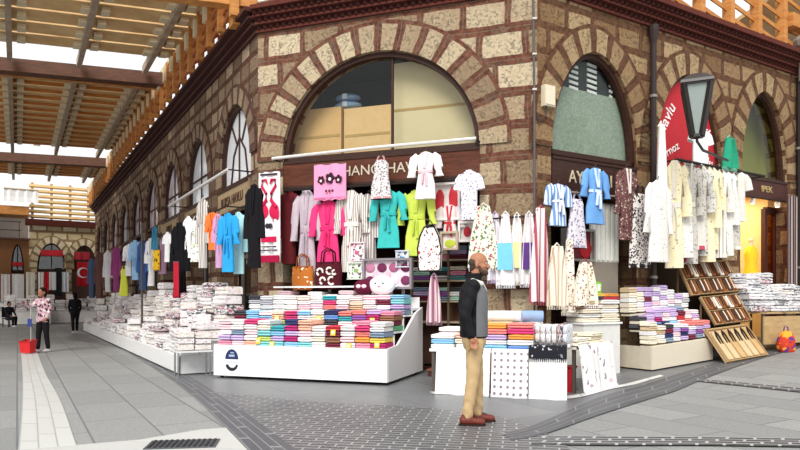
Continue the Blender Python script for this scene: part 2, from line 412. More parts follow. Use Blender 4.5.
# ------------------------------------------------------------------ facades
HB, HC = 6.65, 7.08
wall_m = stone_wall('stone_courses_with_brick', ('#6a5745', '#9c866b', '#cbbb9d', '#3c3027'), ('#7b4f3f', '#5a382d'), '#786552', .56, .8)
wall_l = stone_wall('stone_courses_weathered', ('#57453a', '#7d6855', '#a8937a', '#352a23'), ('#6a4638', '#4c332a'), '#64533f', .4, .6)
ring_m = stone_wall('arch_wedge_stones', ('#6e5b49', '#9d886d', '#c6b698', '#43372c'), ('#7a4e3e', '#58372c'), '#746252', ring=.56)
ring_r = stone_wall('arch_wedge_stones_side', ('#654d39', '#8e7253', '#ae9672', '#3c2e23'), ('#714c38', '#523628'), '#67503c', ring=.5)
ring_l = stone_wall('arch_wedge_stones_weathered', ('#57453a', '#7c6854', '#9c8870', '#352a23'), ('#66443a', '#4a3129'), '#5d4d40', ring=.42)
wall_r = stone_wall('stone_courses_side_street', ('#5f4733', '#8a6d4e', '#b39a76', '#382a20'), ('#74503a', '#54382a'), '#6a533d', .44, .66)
def arch_y(o, x):
    q = min(1.0, abs(x) / o['half']); return o['spring'] + o['rise'] * (1 - q ** o['p']) ** (1 / 2.0)
def uvmesh(name, vs, uvs, fs, mat, parent=None):
    me = bpy.data.meshes.new(name); me.from_pydata(vs, [], fs); me.materials.append(mat)
    u = me.uv_layers.new(name='UVMap')
    for lp in me.loops: u.data[lp.index].uv = uvs[lp.vertex_index]
    bm = bmesh.new(); bm.from_mesh(me); bmesh.ops.remove_doubles(bm, verts=bm.verts, dist=1e-5); bmesh.ops.recalc_face_normals(bm, faces=bm.faces); bm.to_mesh(me); bm.free()
    o = bpy.data.objects.new(name, me); COL.objects.link(o); o.parent = parent
    return o
def wall(name, f, a0, a1, H, ops, mat, th=.45):
    vs, uvs, fs = [], [], []
    def quad(P):                                  # P: (a, h, o)
        b = len(vs)
        for a, h, o in P: vs.append(f.W(a, h, o)); uvs.append((a - o, h))
        fs.append((b, b + 1, b + 2, b + 3))
    cuts = {a0, a1}
    for o in ops:
        for k in range(33): cuts.add(o['c'] - o['half'] * math.cos(PI * k / 32))
    cuts = sorted(c for c in cuts if a0 - 1e-6 <= c <= a1 + 1e-6)
    for p, q in zip(cuts, cuts[1:]):
        mid = (p + q) / 2; op = next((o for o in ops if abs(mid - o['c']) < o['half']), None)
        for off in (0.0, -th):
            if op is None: quad([(p, -.1, off), (q, -.1, off), (q, H, off), (p, H, off)])
            else:
                quad([(p, arch_y(op, p - op['c']), off), (q, arch_y(op, q - op['c']), off), (q, H, off), (p, H, off)])
                if op['sill'] > 0: quad([(p, -.1, off), (q, -.1, off), (q, op['sill'], off), (p, op['sill'], off)])
        if op:
            y0, y1 = arch_y(op, p - op['c']), arch_y(op, q - op['c'])
            quad([(p, y0, 0), (q, y1, 0), (q, y1, -th), (p, y0, -th)])
            if op['sill'] > 0: quad([(p, op['sill'], 0), (q, op['sill'], 0), (q, op['sill'], -th), (p, op['sill'], -th)])
    for o in ops:
        for sg in (-1, 1):
            a = o['c'] + sg * o['half']; quad([(a, max(o['sill'], -.1), 0), (a, o['spring'], 0), (a, o['spring'], -th), (a, max(o['sill'], -.1), -th)])
    quad([(a0, H, 0), (a1, H, 0), (a1, H, -th), (a0, H, -th)])
    return struct(uvmesh(name, vs, uvs, fs, mat))
def ring(name, f, o, wdt, mat, parent=None):
    vs, uvs, fs = [], [], []; n = 48; L = 0.0; prev = None
    for k in range(n + 1):
        th = PI * k / n; x = -o['half'] * math.cos(th); y = arch_y(o, x)
        ox = -(o['half'] + wdt) * math.cos(th); oy = o['spring'] + (o['rise'] + wdt) * (1 - min(1, abs(ox) / (o['half'] + wdt)) ** o['p']) ** .5
        if prev: L += math.hypot((x + ox) / 2 - prev[0], (y + oy) / 2 - prev[1])
        prev = ((x + ox) / 2, (y + oy) / 2)
        for a, h, q, r in ((x, y, -.02, 0), (x, y, .035, 0), (ox, oy, .035, wdt), (ox, oy, -.02, wdt)):
            vs.append(f.W(o['c'] + a, h, q)); uvs.append((L, r))
    for k in range(n):
        for j in range(3): b = k * 4; fs.append((b + j, b + 4 + j, b + 5 + j, b + 1 + j))
    return struct(uvmesh(name, vs, uvs, fs, mat, parent))
def curve_pts(o, inset, n=40, z0=None):
    pts = []
    for k in range(n + 1):
        th = PI * k / n; h = o['half'] - inset; x = -h * math.cos(th)
        pts.append((x, o['spring'] + (o['rise'] - inset) * (1 - (abs(x) / h) ** o['p']) ** .5))
    if z0 is not None and z0 < o['spring']: pts = [(pts[0][0], z0)] + pts + [(pts[-1][0], z0)]
    return pts
def band_frame(mb, o, i0, i1, y0, y1, z0=None):
    A, B = curve_pts(o, i0, z0=z0), curve_pts(o, i1, z0=z0)
    for k in range(len(A) - 1):
        q = [(A[k], y0), (A[k + 1], y0), (B[k + 1], y0), (B[k], y0)]; r = [(A[k], y1), (A[k + 1], y1), (B[k + 1], y1), (B[k], y1)]
        mb.hexa([V((p[0], y, p[1])) for p, y in q], [V((p[0], y, p[1])) for p, y in r])
DARKW = WOOD('#2e1a14', '#43261c'); SIGNW = WOOD('#4a2416', '#6b3823', 4.0); BLACKW = M('#1d1615', .6)
def window(idx, f, o, z0, pane_mat, frame_mat=None, inset=.2, mull=(), fw=.09):
    """arched window: local x along the facade, y into the wall"""
    r = bpy.data.objects.new('window_%d' % idx, None); COL.objects.link(r); struct(r)
    r.location = f.W(o['c'], 0, 0); r.rotation_euler = (0, 0, f.rz)
    m = MB(); band_frame(m, o, 0.0, fw, inset - .1, inset + .03, z0)
    m.box((0, inset - .035, z0 + fw / 2), (2 * o['half'], .13, fw))
    for q in mull: m.tube([(x, inset - .02, z) for x, z in q], .028, 6)
    struct(m.build('frame', frame_mat or DARKW, r))
    g = MB(); g.prism([(x, z) for x, z in curve_pts(o, fw * .6, z0=z0 + fw * .5 if z0 < o['spring'] else None)], inset - .012, inset + .004)
    struct(g.build('pane', pane_mat, r)); return r
OF = dict(c=2.53, half=1.97, spring=4.08, rise=1.9, p=2.0, sill=0)
OR = [dict(c=1.44, half=1.12, spring=4.0, rise=1.86, p=1.85, sill=0), dict(c=4.18, half=1.1, spring=4.05, rise=1.9, p=1.85, sill=0), dict(c=6.88, half=.93, spring=4.1, rise=1.95, p=1.85, sill=0)]
OL = [dict(c=-1.62 - 3.4 * i, half=1.17, spring=4.35, rise=1.3, p=1.8, sill=0) for i in range(9)]
wall('wall_front', FF, 0.0, LF, 7.3, [OF], wall_m)
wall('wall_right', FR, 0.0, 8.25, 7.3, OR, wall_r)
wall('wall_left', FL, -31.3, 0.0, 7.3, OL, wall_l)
n = 1
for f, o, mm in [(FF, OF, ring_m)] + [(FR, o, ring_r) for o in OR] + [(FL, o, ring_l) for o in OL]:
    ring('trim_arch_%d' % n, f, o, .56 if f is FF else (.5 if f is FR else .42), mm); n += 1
# toothed brick cornice: stepped courses with set-out bricks between them
BRK = M('#5c3028', .9, .15, 0, .35); BRK2 = M('#40201b', .9, .15, 0, .35)
def cornice(name, f, a0, a1, ext0, ext1, teeth, mats):
    m = MB(); t = MB()
    for h0, h1, pr in ((HB, HB + .05, .06), (HB + .13, HB + .17, .14), (HB + .25, HB + .29, .22), (HB + .37, HB + .45, .31)):
        x0, x1 = a0 - ext0 * pr, a1 + ext1 * pr
        m.hexa([f.W(x0, h0, -.1), f.W(x1, h0, -.1), f.W(x1, h0, pr), f.W(x0, h0, pr)], [f.W(x0, h1, -.1), f.W(x1, h1, -.1), f.W(x1, h1, pr), f.W(x0, h1, pr)])
    c = struct(m.build(name, mats[0]))
    for k, (h0, h1, pr) in enumerate(((HB + .05, HB + .13, .11), (HB + .17, HB + .25, .19), (HB + .29, HB + .37, .28))):
        a = a0 + (.07 if k % 2 else 0.0)
        t.hexa([f.W(a0, h0, -.1), f.W(a1, h0, -.1), f.W(a1, h0, pr - .07), f.W(a0, h0, pr - .07)], [f.W(a0, h1, -.1), f.W(a1, h1, -.1), f.W(a1, h1, pr - .07), f.W(a0, h1, pr - .07)])
        while teeth and a < a1 - .1:
            t.add([f.W(a, h0, pr - .07), f.W(a + .12, h0, pr - .07), f.W(a + .06, h0, pr), f.W(a, h1, pr - .07), f.W(a + .12, h1, pr - .07), f.W(a + .06, h1, pr)], [(0, 1, 2), (3, 5, 4), (0, 2, 5, 3), (1, 4, 5, 2)]); a += .14
    struct(t.build('brick_teeth', mats[1], c))
cornice('cornice_front', FF, 0, LF, 0, .3, True, (BRK, BRK2)); cornice('cornice_right', FR, 0, 8.3, .3, 1, True, (BRK, BRK2))
cornice('cornice_left', FL, -31.4, .0, 0, .35, False, (M('#4d2c26', .8, .2, 0, .2), M('#2e1a17', .9)))

# ---- wall shells of the shop interiors behind the openings
def shop_box(name, f, a0, a1, depth, h, back, side):
    m = MB(); W = f.W
    def slab(P): m.add(P, [(0, 1, 2, 3)])
    slab([W(a0, -.05, -depth), W(a1, -.05, -depth), W(a1, h, -depth), W(a0, h, -depth)])
    for a in (a0, a1): slab([W(a, -.05, -.45), W(a, -.05, -depth), W(a, h, -depth), W(a, h, -.45)])
    slab([W(a0, h, -.45), W(a1, h, -.45), W(a1, h, -depth), W(a0, h, -depth)])
    slab([W(a0, .01, -.45), W(a1, .01, -.45), W(a1, .01, -depth), W(a0, .01, -depth)])
    return struct(m.build(name, back))
shop_box('wall_room_front', FF, .5, 4.56, 2.6, 3.75, M('#4a2a24', .8), None)
shop_box('wall_room_right', FR, .3, 2.6, 2.2, 3.8, M('#4b3530', .8), None)
shop_box('wall_room_rail', FR, 3.0, 5.4, 2.0, 6.3, M('#5a4a3c', .8), None)
shop_box('wall_room_golden', FR, 5.9, 7.9, 2.4, 4.0, M('#d9bb86', .7), None)
for i, o in enumerate(OL): shop_box('wall_room_row_%d' % (i + 1), FL, o['c'] - 1.25, o['c'] + 1.25, 2.0, 3.85, M('#3a2c28', .8), None)
def loft_box(name, f, o, depth, back):           # wall shell of an upper room seen through a lunette
    m = MB(); a0, a1, h0, h1 = o['c'] - o['half'] - .05, o['c'] + o['half'] + .05, 3.95, o['spring'] + o['rise'] + .15
    W = f.W
    for P in ([W(a0, h0, -depth), W(a1, h0, -depth), W(a1, h1, -depth), W(a0, h1, -depth)], [W(a0, h0, -.45), W(a0, h0, -depth), W(a0, h1, -depth), W(a0, h1, -.45)], [W(a1, h0, -.45), W(a1, h0, -depth), W(a1, h1, -depth), W(a1, h1, -.45)], [W(a0, h1, -.45), W(a1, h1, -.45), W(a1, h1, -depth), W(a0, h1, -depth)], [W(a0, h0, -.45), W(a1, h0, -.45), W(a1, h0, -depth), W(a0, h0, -depth)]):
        m.add(P, [(0, 1, 2, 3)])
    return struct(m.build(name, back))
loft_box('wall_loft_front', FF, OF, 1.9, M('#3f4f4e', .8))
loft_box('wall_loft_right', FR, OR[0], 1.6, M('#39403f', .8))
loft_box('wall_loft_golden', FR, OR[2], .7, stone_wall('reflected_rubble', ('#7d7a52', '#aaa577', '#cbc59a', '#55512f'), ('#5d5a3c', '#4a4630'), '#3c3a2a', .3, .42))  # greenish rubble on this shell stands in for stone reflected in the lunette
for i, o in enumerate(OL): loft_box('wall_loft_row_%d' % (i + 1), FL, o, .9, M('#8e8c94', .8))

# windows
window(1, FF, OF, 4.05, GLASS('#f6f6f4', .0), inset=.16, mull=[[(.28, 4.1), (.28, 5.95)]])
window(2, FR, OR[0], 3.9, GLASS('#f2f4f2', .0), inset=.16)
window(4, FR, OR[2], 4.05, GLASS('#e0e4cc', .04), inset=.18)
WHITEG = NT('sky_reflection_pane'); WHITEG = WHITEG.done(lin('#e3e6ea'), .12, spec=.6)  # white base colour paints the sky reflected in the arcade panes
PINKG = NT('sky_reflection_pink_pane'); _f = PINKG.noise(PINKG.coord('Object'), 1.6, 3); PINKG = PINKG.done(PINKG.mix(PINKG.step(_f, .4, .62), lin('#d9d9de'), lin('#b58a93')), .15, spec=.6)  # white again stands for reflected sky, mottled with pinkish patches
for i, o in enumerate(OL):
    mu = [[(0, 4.0), (0, 5.6)], [(-.62, 3.95), (-.42, 4.6), (0, 4.95), (.42, 4.6), (.62, 3.95)], [(-.2, 4.85), (-.62, 5.35)], [(.2, 4.85), (.62, 5.35)]] if i == 0 else [[(0, 4.0), (0, 5.6)], [(-1.1, 4.6), (1.1, 4.6)]]
    window(5 + i, FL, o, 3.85, WHITEG if i in (0, 1, 5) else PINKG, inset=.14, mull=mu, fw=.11)
# red printed fabric fills the third arch
r = bpy.data.objects.new('window_3', None); COL.objects.link(r); struct(r); r.location = FR.W(OR[1]['c'], 0, 0); r.rotation_euler = (0, 0, FR.rz)
m = MB(); band_frame(m, OR[1], 0, .09, .08, .2, 3.95); struct(m.build('frame', DARKW, r))
rb = thing('red_banner', 'red arched shop banner with white lettering filling the arch behind the street lantern', 'banner', FR.W(OR[1]['c'], 3.98, 0), FR.rz)
m = MB(); m.prism([(x, z - 3.98) for x, z in curve_pts(OR[1], .09, z0=4.0)], .1, .13); m.build('cloth', M('#b5202b', .6, .3), rb)
WHT = M('#f2efec', .6)
for tx, sz, x, z, a in (('Havlu', .34, -.62, 1.0, -1.0), ('Havlu', .34, .62, 1.05, 1.0), ('Bornoz', .24, -.55, .35, -.5), ('Havlu', .28, .6, .3, .15)):
    o = text_part('lettering', tx, sz, WHT, rb, (x, .095, z)); o.rotation_euler = (Matrix.Rotation(a, 3, 'Y') @ Matrix.Rotation(PI / 2, 3, 'X')).to_euler()

# ---- sign boards
def sign(f, a0, a1, h0, h1, o, label, txts, mat=SIGNW, tmat=None):
    s = thing('shop_sign', label, 'sign', f.W((a0 + a1) / 2, h0, o), f.rz)
    m = MB(); m.box((0, 0, (h1 - h0) / 2), (a1 - a0, .06, h1 - h0)); m.build('board', mat, s)
    m = MB(); m.box((0, -.035, .03), (a1 - a0, .03, .05)); m.box((0, -.035, h1 - h0 - .03), (a1 - a0, .03, .05)); m.build('moulding', DARKW, s)
    for tx, a, sz, sx in txts: text_part('lettering', tx, sz, tmat or M('#d8cdb8', .5), s, (a - (a0 + a1) / 2, -.037, (h1 - h0) / 2 - .01), sx=sx)
    return s
a_ = lambda x, y=165: FF.px(x, y, .1)[0]
sign(FF, .58, 4.5, 3.5, 4.05, -.02, 'brown wooden shop sign with raised cream letters under the wide arched window', [('HANCI', (a_(338, 168) + a_(380, 165)) / 2 + .04, .27, 1.0), ('HAVLU', (a_(382, 165) + a_(424, 160)) / 2 + .08, .27, 1.0)])
b_ = lambda x, y=183: FR.px(x, y, .05)[0]
sign(FR, .34, 2.54, 3.2, 3.86, -.02, 'dark brown shop sign with cream letters over the doorway beside the corner pier', [('AYT', b_(581), .32, .9), ('LI', b_(610, 186), .32, .9), ('H', b_(622, 186), .32, .9)], WOOD('#2f1a14', '#452820', 4.0), M('#cdbf9f', .5))
sign(FR, 5.95, 7.82, 3.62, 4.08, -.02, 'dark reddish shop sign with small gilt letters over the golden doorway', [('IPEK', 6.95, .2, 1.2)], WOOD('#35170f', '#4f2418', 4.0), M('#b09a66', .4))
STN = M('#a08a6c', .9, .1, 0, .25)
for i, (tx) in enumerate(['BURSA HAVLU', 'HAN BORNOZ', 'HAVLU']):
    o = OL[i]
    sign(FL, o['c'] - 1.15, o['c'] + 1.15, 3.25, 3.85, .03, ['weathered tan sign board above the doorway nearest the corner, on the arcade side', 'weathered tan sign board above the second arcade doorway from the corner', 'weathered tan sign board above the third arcade doorway from the corner'][i], [(tx, o['c'], .3, .85)], STN, M('#4c3526', .7))
# pale tube rails running over the arcade signs, and over the front sign
def rail(f, pts, r, mat, label, name='hanging_rail', ends=None, group=None):
    p0 = f.W(*pts[0]); t = thing(name, label, 'rail', p0, 0, group)
    m = MB(); m.tube([f.W(*p) - p0 for p in pts], r, 8); m.build('tube', mat, t)
    m = MB()
    for k in (0, -1):
        a, h, o = pts[k]; m = MB(); m.bar(f.W(a, h, o) - p0, f.W(a, h, 0 if f is not FL else 0.0) - p0, .025, .025); m.build('bracket', BLACKW, t)
    return t
rail(FF, [(.5, 4.06, .3), (2.6, 4.1, .34), (4.5, 4.12, .3)], .03, M('#d9d5d0', .4), 'pale tube rail above the lettering of the brown front sign')
rail(FF, [(.7, 3.44, .22), (4.5, 3.44, .22)], .018, BLACKW, 'thin black rail just below the lettered front sign')
rail(FL, [(-6.2, 3.95, .5), (-.35, 3.95, .5)], .035, M('#d9d5d0', .4), 'long pale tube rail along the arcade above the tan signs')
rail(FL, [(-3.2, 3.2, .55), (-.3, 3.2, .55)], .018, BLACKW, 'black clothes rail beside the corner on the arcade side')
rail(FL, [(-7.3, 3.2, .55), (-3.6, 3.2, .55)], .018, BLACKW, 'black clothes rail between the first two arcade doorways')
rail(FL, [(-15.5, 3.2, .55), (-7.6, 3.2, .55)], .018, BLACKW, 'black clothes rail far along the arcade wall')
rail(FR, [(.2, 3.18, .3), (2.75, 3.22, .3)], .018, M('#8a7a68', .5), 'thin rail under the dark sign near the corner pier')
rail(FR, [(3.0, 3.98, .55), (5.9, 3.95, .55)], .028, BLACKW, 'stout black rail carrying the long row of white garments')
# ------------------------------------------------------------------ timber canopy over the arcade street
W1 = WOOD('#c79f6c', '#e2c08c', 2.0); W2 = WOOD('#a5632c', '#c4803f', 3.0); WD = WOOD('#4a2e22', '#6a4430', 3.0); CREAM = M('#d9c9a8', .8); ORNG = WOOD('#ad6c34', '#cf9250', 3.0)
HR = 8.1
SKEW = -.25
def slabF(m, f, a0, a1, o0, o1, h0, h1):
    k = SKEW if o1 - o0 > .5 or a1 - a0 < 1.5 else 0.0; q = lambda a, h, o: f.W(a + k * max(o, 0), h, o)     # the cross members run slightly off square
    m.hexa([q(a0, h0, o0), q(a1, h0, o0), q(a1, h0, o1), q(a0, h0, o1)], [q(a0, h1, o0), q(a1, h1, o0), q(a1, h1, o1), q(a0, h1, o1)])
PLK = MB()
for a0, a1 in ((-6.4, -.6), (-19.2, -8.3), (-27.0, -21.8)):                     # decks of boards with an open joint every so often
    a = a0
    while a < a1 - .05:
        b = min(a + .82, a1); slabF(PLK, FL, a, b - (.1 if a0 > -8 else .04), -.3, 13, HR + .12, HR + .17); a = b
ceil = struct(PLK.build('ceiling', W1))
m = MB()
for a0, a1 in ((-7.4, -.6), (-20.4, -8.2), (-28.0, -21.8)):
    for k in range(8): e_k = SKEW * (.9 + 1.7 * k); slabF(m, FL, a0 + e_k, a1 + (e_k if a1 < -2 else 0), .85 + 1.7 * k, .98 + 1.7 * k, HR - .1, HR + .12)
struct(m.build('ceiling_rafter', WOOD('#8d7a68', '#b3a08a'), ceil))
m = MB()
for a0, a1 in ((-6.4, -.6), (-19.2, -8.3), (-27.0, -21.8)):
    a = a0 + .36
    while a < a1:
        
        if a0 < -8: slabF(m, FL, a - .02, a + .05, -.2, 13, HR + .03, HR + .12)
        a += .82
struct(m.build('ceiling_joist', W2, ceil))
m = MB()
for a0, a1 in ((-6.4, -.6), (-19.2, -8.3), (-27.0, -21.8)):
    a = a0 + .36
    while a < a1:
        for k in range(8):
            for q in (-.3, .11): slabF(m, FL, a - .17, a + .17, .85 + 1.7 * k + q, 1.04 + 1.7 * k + q, HR + .01, HR + .11)
        a += .82
struct(m.build('ceiling_block', CREAM, ceil))
for i, (a, mt, h0, h1, wd) in enumerate(((-.45, ORNG, 7.32, 7.68, .28), (-7.75, WD, HR - .32, HR + .05, .4), (-21.3, WD, HR - .35, HR + .05, .5), (-8.15, ORNG, HR - .3, HR + .1, .12), (-21.75, ORNG, HR - .3, HR + .1, .12))):
    m = MB(); slabF(m, FL, a - wd / 2, a + wd / 2, -.1, 13, h0, h1); struct(m.build('trim_beam_%d' % (i + 1), mt))
m = MB(); slabF(m, FL, -6.4, -.6, 5.5, 5.9, HR - .3, HR); struct(m.build('trim_beam_6', WD))
# lattice of posts and cross slats standing on the arcade wall
m = MB(); sl = MB()
for i in range(33):
    a = -.5 - .93 * i; o0 = .28
    m.hexa([FL.W(a, HC, o0), FL.W(a + .16, HC, o0), FL.W(a + .16, HC, o0 + .16), FL.W(a, HC, o0 + .16)], [FL.W(a, HR + .1, o0), FL.W(a + .16, HR + .1, o0), FL.W(a + .16, HR + .1, o0 + .16), FL.W(a, HR + .1, o0 + .16)])
    for k in range(4):
        h = HC + .12 + k * .25
        sl.bar(FL.W(a, h + .17, o0 + .06), FL.W(a - .93, h, o0 + .06), .035, .09); sl.bar(FL.W(a, h, o0 - .12), FL.W(a - .93, h + .17, o0 - .12), .035, .09)
bk = MB()
for i in range(33): slabF(bk, FL, -.52 - .93 * i, -.3 - .93 * i, .24, .49, HR - .42, HR - .02)
lat = struct(m.build('trim_lattice_left', ORNG)); struct(bk.build('lattice_block', CREAM, lat)); struct(sl.build('lattice_slat', WOOD('#a8582e', '#c47a48'), lat))
m = MB(); slabF(m, FL, -.75, -.45, .05, .35, HC - .1, 9.0); struct(m.build('trim_post_corner', ORNG))
m = MB(); slabF(m, FL, -31, -.5, -.25, .4, HR + .05, HR + .2); struct(m.build('trim_plate', CREAM))
# grey box lamps hung under the boards
for (x, y, t), lb in zip(((52, 12, 16.5), (43, 97, 22.5), (40, 123, 26.5), (37, 141, 31)), ('grey box lamp under the canopy boards nearest the front beam', 'grey box lamp under the second canopy bay just past the dark beam', 'grey box lamp midway along the second canopy bay', 'grey box lamp at the far end of the second canopy bay')):
    p = V(((x - 400) / F_PX * t, t, CAM_Z + (HOR - y) / F_PX * t)); L = thing('canopy_lamp', lb, 'lamp', p, FL.rz, 'grey lamps under the canopy')
    m = MB(); m.box((0, 0, 0), (.28, .28, .42)); m.build('housing', M('#7d858a', .5), L)
    m = MB(); m.box((0, 0, -.22), (.22, .22, .02)); m.build('diffuser', M('#c9ced0', .4), L)
    m = MB(); m.tube([(0, 0, .2), (0, 0, max(.3, HR + .13 - p.z))], .012, 6); m.build('stem', M('#55595c', .5), L)

# ------------------------------------------------------------------ block closing the arcade
ea = lambda x, y=260: FE.px(x, y, 0)[0]
LE = 14.0
oe = [dict(c=(ea(37) + ea(66)) / 2, half=(ea(66) - ea(37)) / 2, spring=3.2, rise=1.55, p=2, sill=0), dict(c=(ea(72) + ea(97)) / 2, half=(ea(97) - ea(72)) / 2, spring=3.2, rise=1.5, p=2, sill=0)]
wall_e = stone_wall('pale_ashlar', ('#b39a72', '#d9c49a', '#efe0bc', '#8c7858'), ('#b39b76', '#93795a'), '#8c7656', .5, .8)
xe = ea(29)
wall('wall_far', FE, xe, LE + .6, 5.9, oe, wall_e)
ring_e = stone_wall('pale_wedge_stones', ('#b09a76', '#d3c09a', '#e9dcbc', '#8c7a5e'), ('#a58a68', '#8c7355'), '#8c7656', ring=.45)
for i, o in enumerate(oe): ring('trim_arch_far_%d' % (i + 1), FE, o, .45, ring_e)
m = MB(); m.hexa([FE.W(xe - .2, 5.75, -.2), FE.W(LE, 5.75, -.2), FE.W(LE, 5.75, .35), FE.W(xe - .2, 5.75, .35)], [FE.W(xe - .2, 6.1, -.2), FE.W(LE, 6.1, -.2), FE.W(LE, 6.1, .45), FE.W(xe - .2, 6.1, .45)])
struct(m.build('cornice_far', BRK))
of2 = [dict(c=(ea(11) + ea(24)) / 2, half=(ea(24) - ea(11)) / 2, spring=3.1, rise=1.5, p=2, sill=2.9)]
m = wall('wall_far_brown', FE, -8, xe, 4.9, of2, M('#8b6242', .9, .1, 0, .2))
for i, (a0, a1) in enumerate(((-8, xe), (xe, LE + .4))):
    m = MB(); m.hexa([FE.W(a0, -.1, -1.2), FE.W(a1, -.1, -1.2), FE.W(a1, -.1, -1.3), FE.W(a0, -.1, -1.3)], [FE.W(a0, 5, -1.2), FE.W(a1, 5, -1.2), FE.W(a1, 5, -1.3), FE.W(a0, 5, -1.3)]); struct(m.build('wall_far_back_%d' % (i + 1), M('#6b5148', .9)))
window(20, FE, oe[0], 3.1, GLASS('#d8dcdc', .2), mull=[[(0, 3.1), (0, 4.7)]]); window(21, FE, oe[1], 3.1, GLASS('#d8dcdc', .2), mull=[[(0, 3.1), (0, 4.7)]])
window(22, FE, of2[0], 3.0, GLASS('#d8dcdc', .2), mull=[[(0, 3.1), (0, 4.6)]])
SLT = WOOD('#dcb878', '#ecd29a'); m = MB(); sl = MB()
for a in [xe + .1 + 1.0 * k for k in range(int((LE - xe) / 1.0) + 1)]: m.hexa([FE.W(a, 6.1, -.1), FE.W(a + .14, 6.1, -.1), FE.W(a + .14, 6.1, .05), FE.W(a, 6.1, .05)], [FE.W(a, 8.3, -.1), FE.W(a + .14, 8.3, -.1), FE.W(a + .14, 8.3, .05), FE.W(a, 8.3, .05)])
for k in range(7):
    h = 6.2 + .3 * k; sl.hexa([FE.W(xe, h, -.05), FE.W(LE, h, -.05), FE.W(LE, h + .06, .1), FE.W(xe, h + .06, .1)], [FE.W(xe, h + .13, -.05), FE.W(LE, h + .13, -.05), FE.W(LE, h + .19, .1), FE.W(xe, h + .19, .1)])
lt = struct(m.build('trim_louvre_far', WOOD('#a5753f', '#c39355'))); struct(sl.build('slat', SLT, lt))
m = MB(); m.hexa([FE.W(-8, 7.0, -.4), FE.W(xe + 3.5, 7.0, -.4), FE.W(xe + 3.5, 7.0, -.3), FE.W(-8, 7.0, -.3)], [FE.W(-8, 8.2, -.4), FE.W(xe + 3.5, 8.2, -.4), FE.W(xe + 3.5, 8.2, -.3), FE.W(-8, 8.2, -.3)])
m = MB()
for k in range(12): m.tube([FE.W(-6 + k * (xe + 5.5) / 11, 4.9, .15), FE.W(-6 + k * (xe + 5.5) / 11, 5.9, .15)], .02, 5)
for h in (5.9, 5.4): m.tube([FE.W(-6, h, .15), FE.W(xe - .4, h, .15)], .03, 6)
struct(m.build('trim_balustrade', M('#4a3a33', .6)))
m = MB(); m.hexa([FE.W(-8, 4.85, -1.5), FE.W(xe, 4.85, -1.5), FE.W(xe, 4.85, .3), FE.W(-8, 4.85, .3)], [FE.W(-8, 4.95, -1.5), FE.W(xe, 4.95, -1.5), FE.W(xe, 4.95, .3), FE.W(-8, 4.95, .3)]); struct(m.build('trim_balcony_slab', M('#5d3d2c', .8)))
m = MB(); m.hexa([FE.W(-8, 4.9, -1.6), FE.W(xe, 4.9, -1.6), FE.W(xe, 4.9, -1.5), FE.W(-8, 4.9, -1.5)], [FE.W(-8, 6.6, -1.6), FE.W(xe, 6.6, -1.6), FE.W(xe, 6.6, -1.5), FE.W(-8, 6.6, -1.5)]); struct(m.build('wall_balcony_back', M('#d8d4cf', .8)))
m = MB(); m.hexa([FE.W(-8, 6.3, -1.5), FE.W(xe, 6.3, -1.5), FE.W(xe, 6.3, .4), FE.W(-8, 6.3, .4)], [FE.W(-8, 6.8, -1.5), FE.W(xe, 6.8, -1.5), FE.W(xe, 6.8, .4), FE.W(-8, 6.8, .4)]); struct(m.build('trim_beam_far', ORNG))
# white sun blind under the last bay
sb = thing('sun_blind', 'white rolled fabric blind hung beside the pale louvres at the arcade end', 'blind', FE.W((ea(4) + ea(38)) / 2, 7.0, .7), FE.rz)
m = MB(); wd = ea(38, 200) - ea(4, 200)
m.loft([[V((-wd / 2 + wd * j / 12, .03 * math.sin(j * 2.1) + e, z)) for j in range(13)] + [V((wd / 2 - wd * j / 12, .03 * math.sin((12 - j) * 2.1) + e + .02, z)) for j in range(13)] for z, e in ((0, 0), (.3, .03), (.7, .0))])
m.build('cloth', M('#f1efec', .8), sb); m = MB(); m.tube([(-wd / 2, 0, .74), (wd / 2, 0, .74)], .05, 8); m.build('roller', M('#b7a588', .6), sb)

# ------------------------------------------------------------------ timber terrace over the side street
m = MB(); sl = MB()
ps = [1.2 + 1.02 * k for k in range(7)]
for a in ps: m.hexa([FR.W(a, HC, .0), FR.W(a + .15, HC, .0), FR.W(a + .15, HC, .2), FR.W(a, HC, .2)], [FR.W(a, 10.2, .0), FR.W(a + .15, 10.2, .0), FR.W(a + .15, 10.2, .2), FR.W(a, 10.2, .2)])
for a in ps:
    for k in range(9):
        h = HC + .1 + .32 * k; sl.bar(FR.W(a + .1, h + .2, .1), FR.W(a + 1.12, h, .1), .03, .09)
lt = struct(m.build('trim_terrace_post', ORNG)); struct(sl.build('slat', WOOD('#a5672f', '#c98a4a'), lt))
m = MB(); m.hexa([FR.W(0, HC - .02, -.4), FR.W(9, HC - .02, -.4), FR.W(9, HC - .02, .3), FR.W(0, HC - .02, .3)], [FR.W(0, HC + .05, -.4), FR.W(9, HC + .05, -.4), FR.W(9, HC + .05, .3), FR.W(0, HC + .05, .3)]); struct(m.build('trim_terrace_sill', BRK))
m = MB(); m.lathe([(.16, 0), (.16, .5), (.2, .55), (.26, .62), (.2, .7), (.3, .78), (.34, .9), (.3, 1.0)], FR.W(8.15, 6.45, .25), 14); struct(m.build('trim_capital', M('#8c7f74', .8)))
m = MB(); m.hexa([FR.W(8.25, -.1, -1.2), FR.W(16, -.1, -1.2), FR.W(16, -.1, -.3), FR.W(8.25, -.1, -.3)], [FR.W(8.25, 7.3, -1.2), FR.W(16, 7.3, -1.2), FR.W(16, 7.3, -.3), FR.W(8.25, 7.3, -.3)]); struct(m.build('wall_side_street', M('#5e4236', .9, .1, 0, .3)))
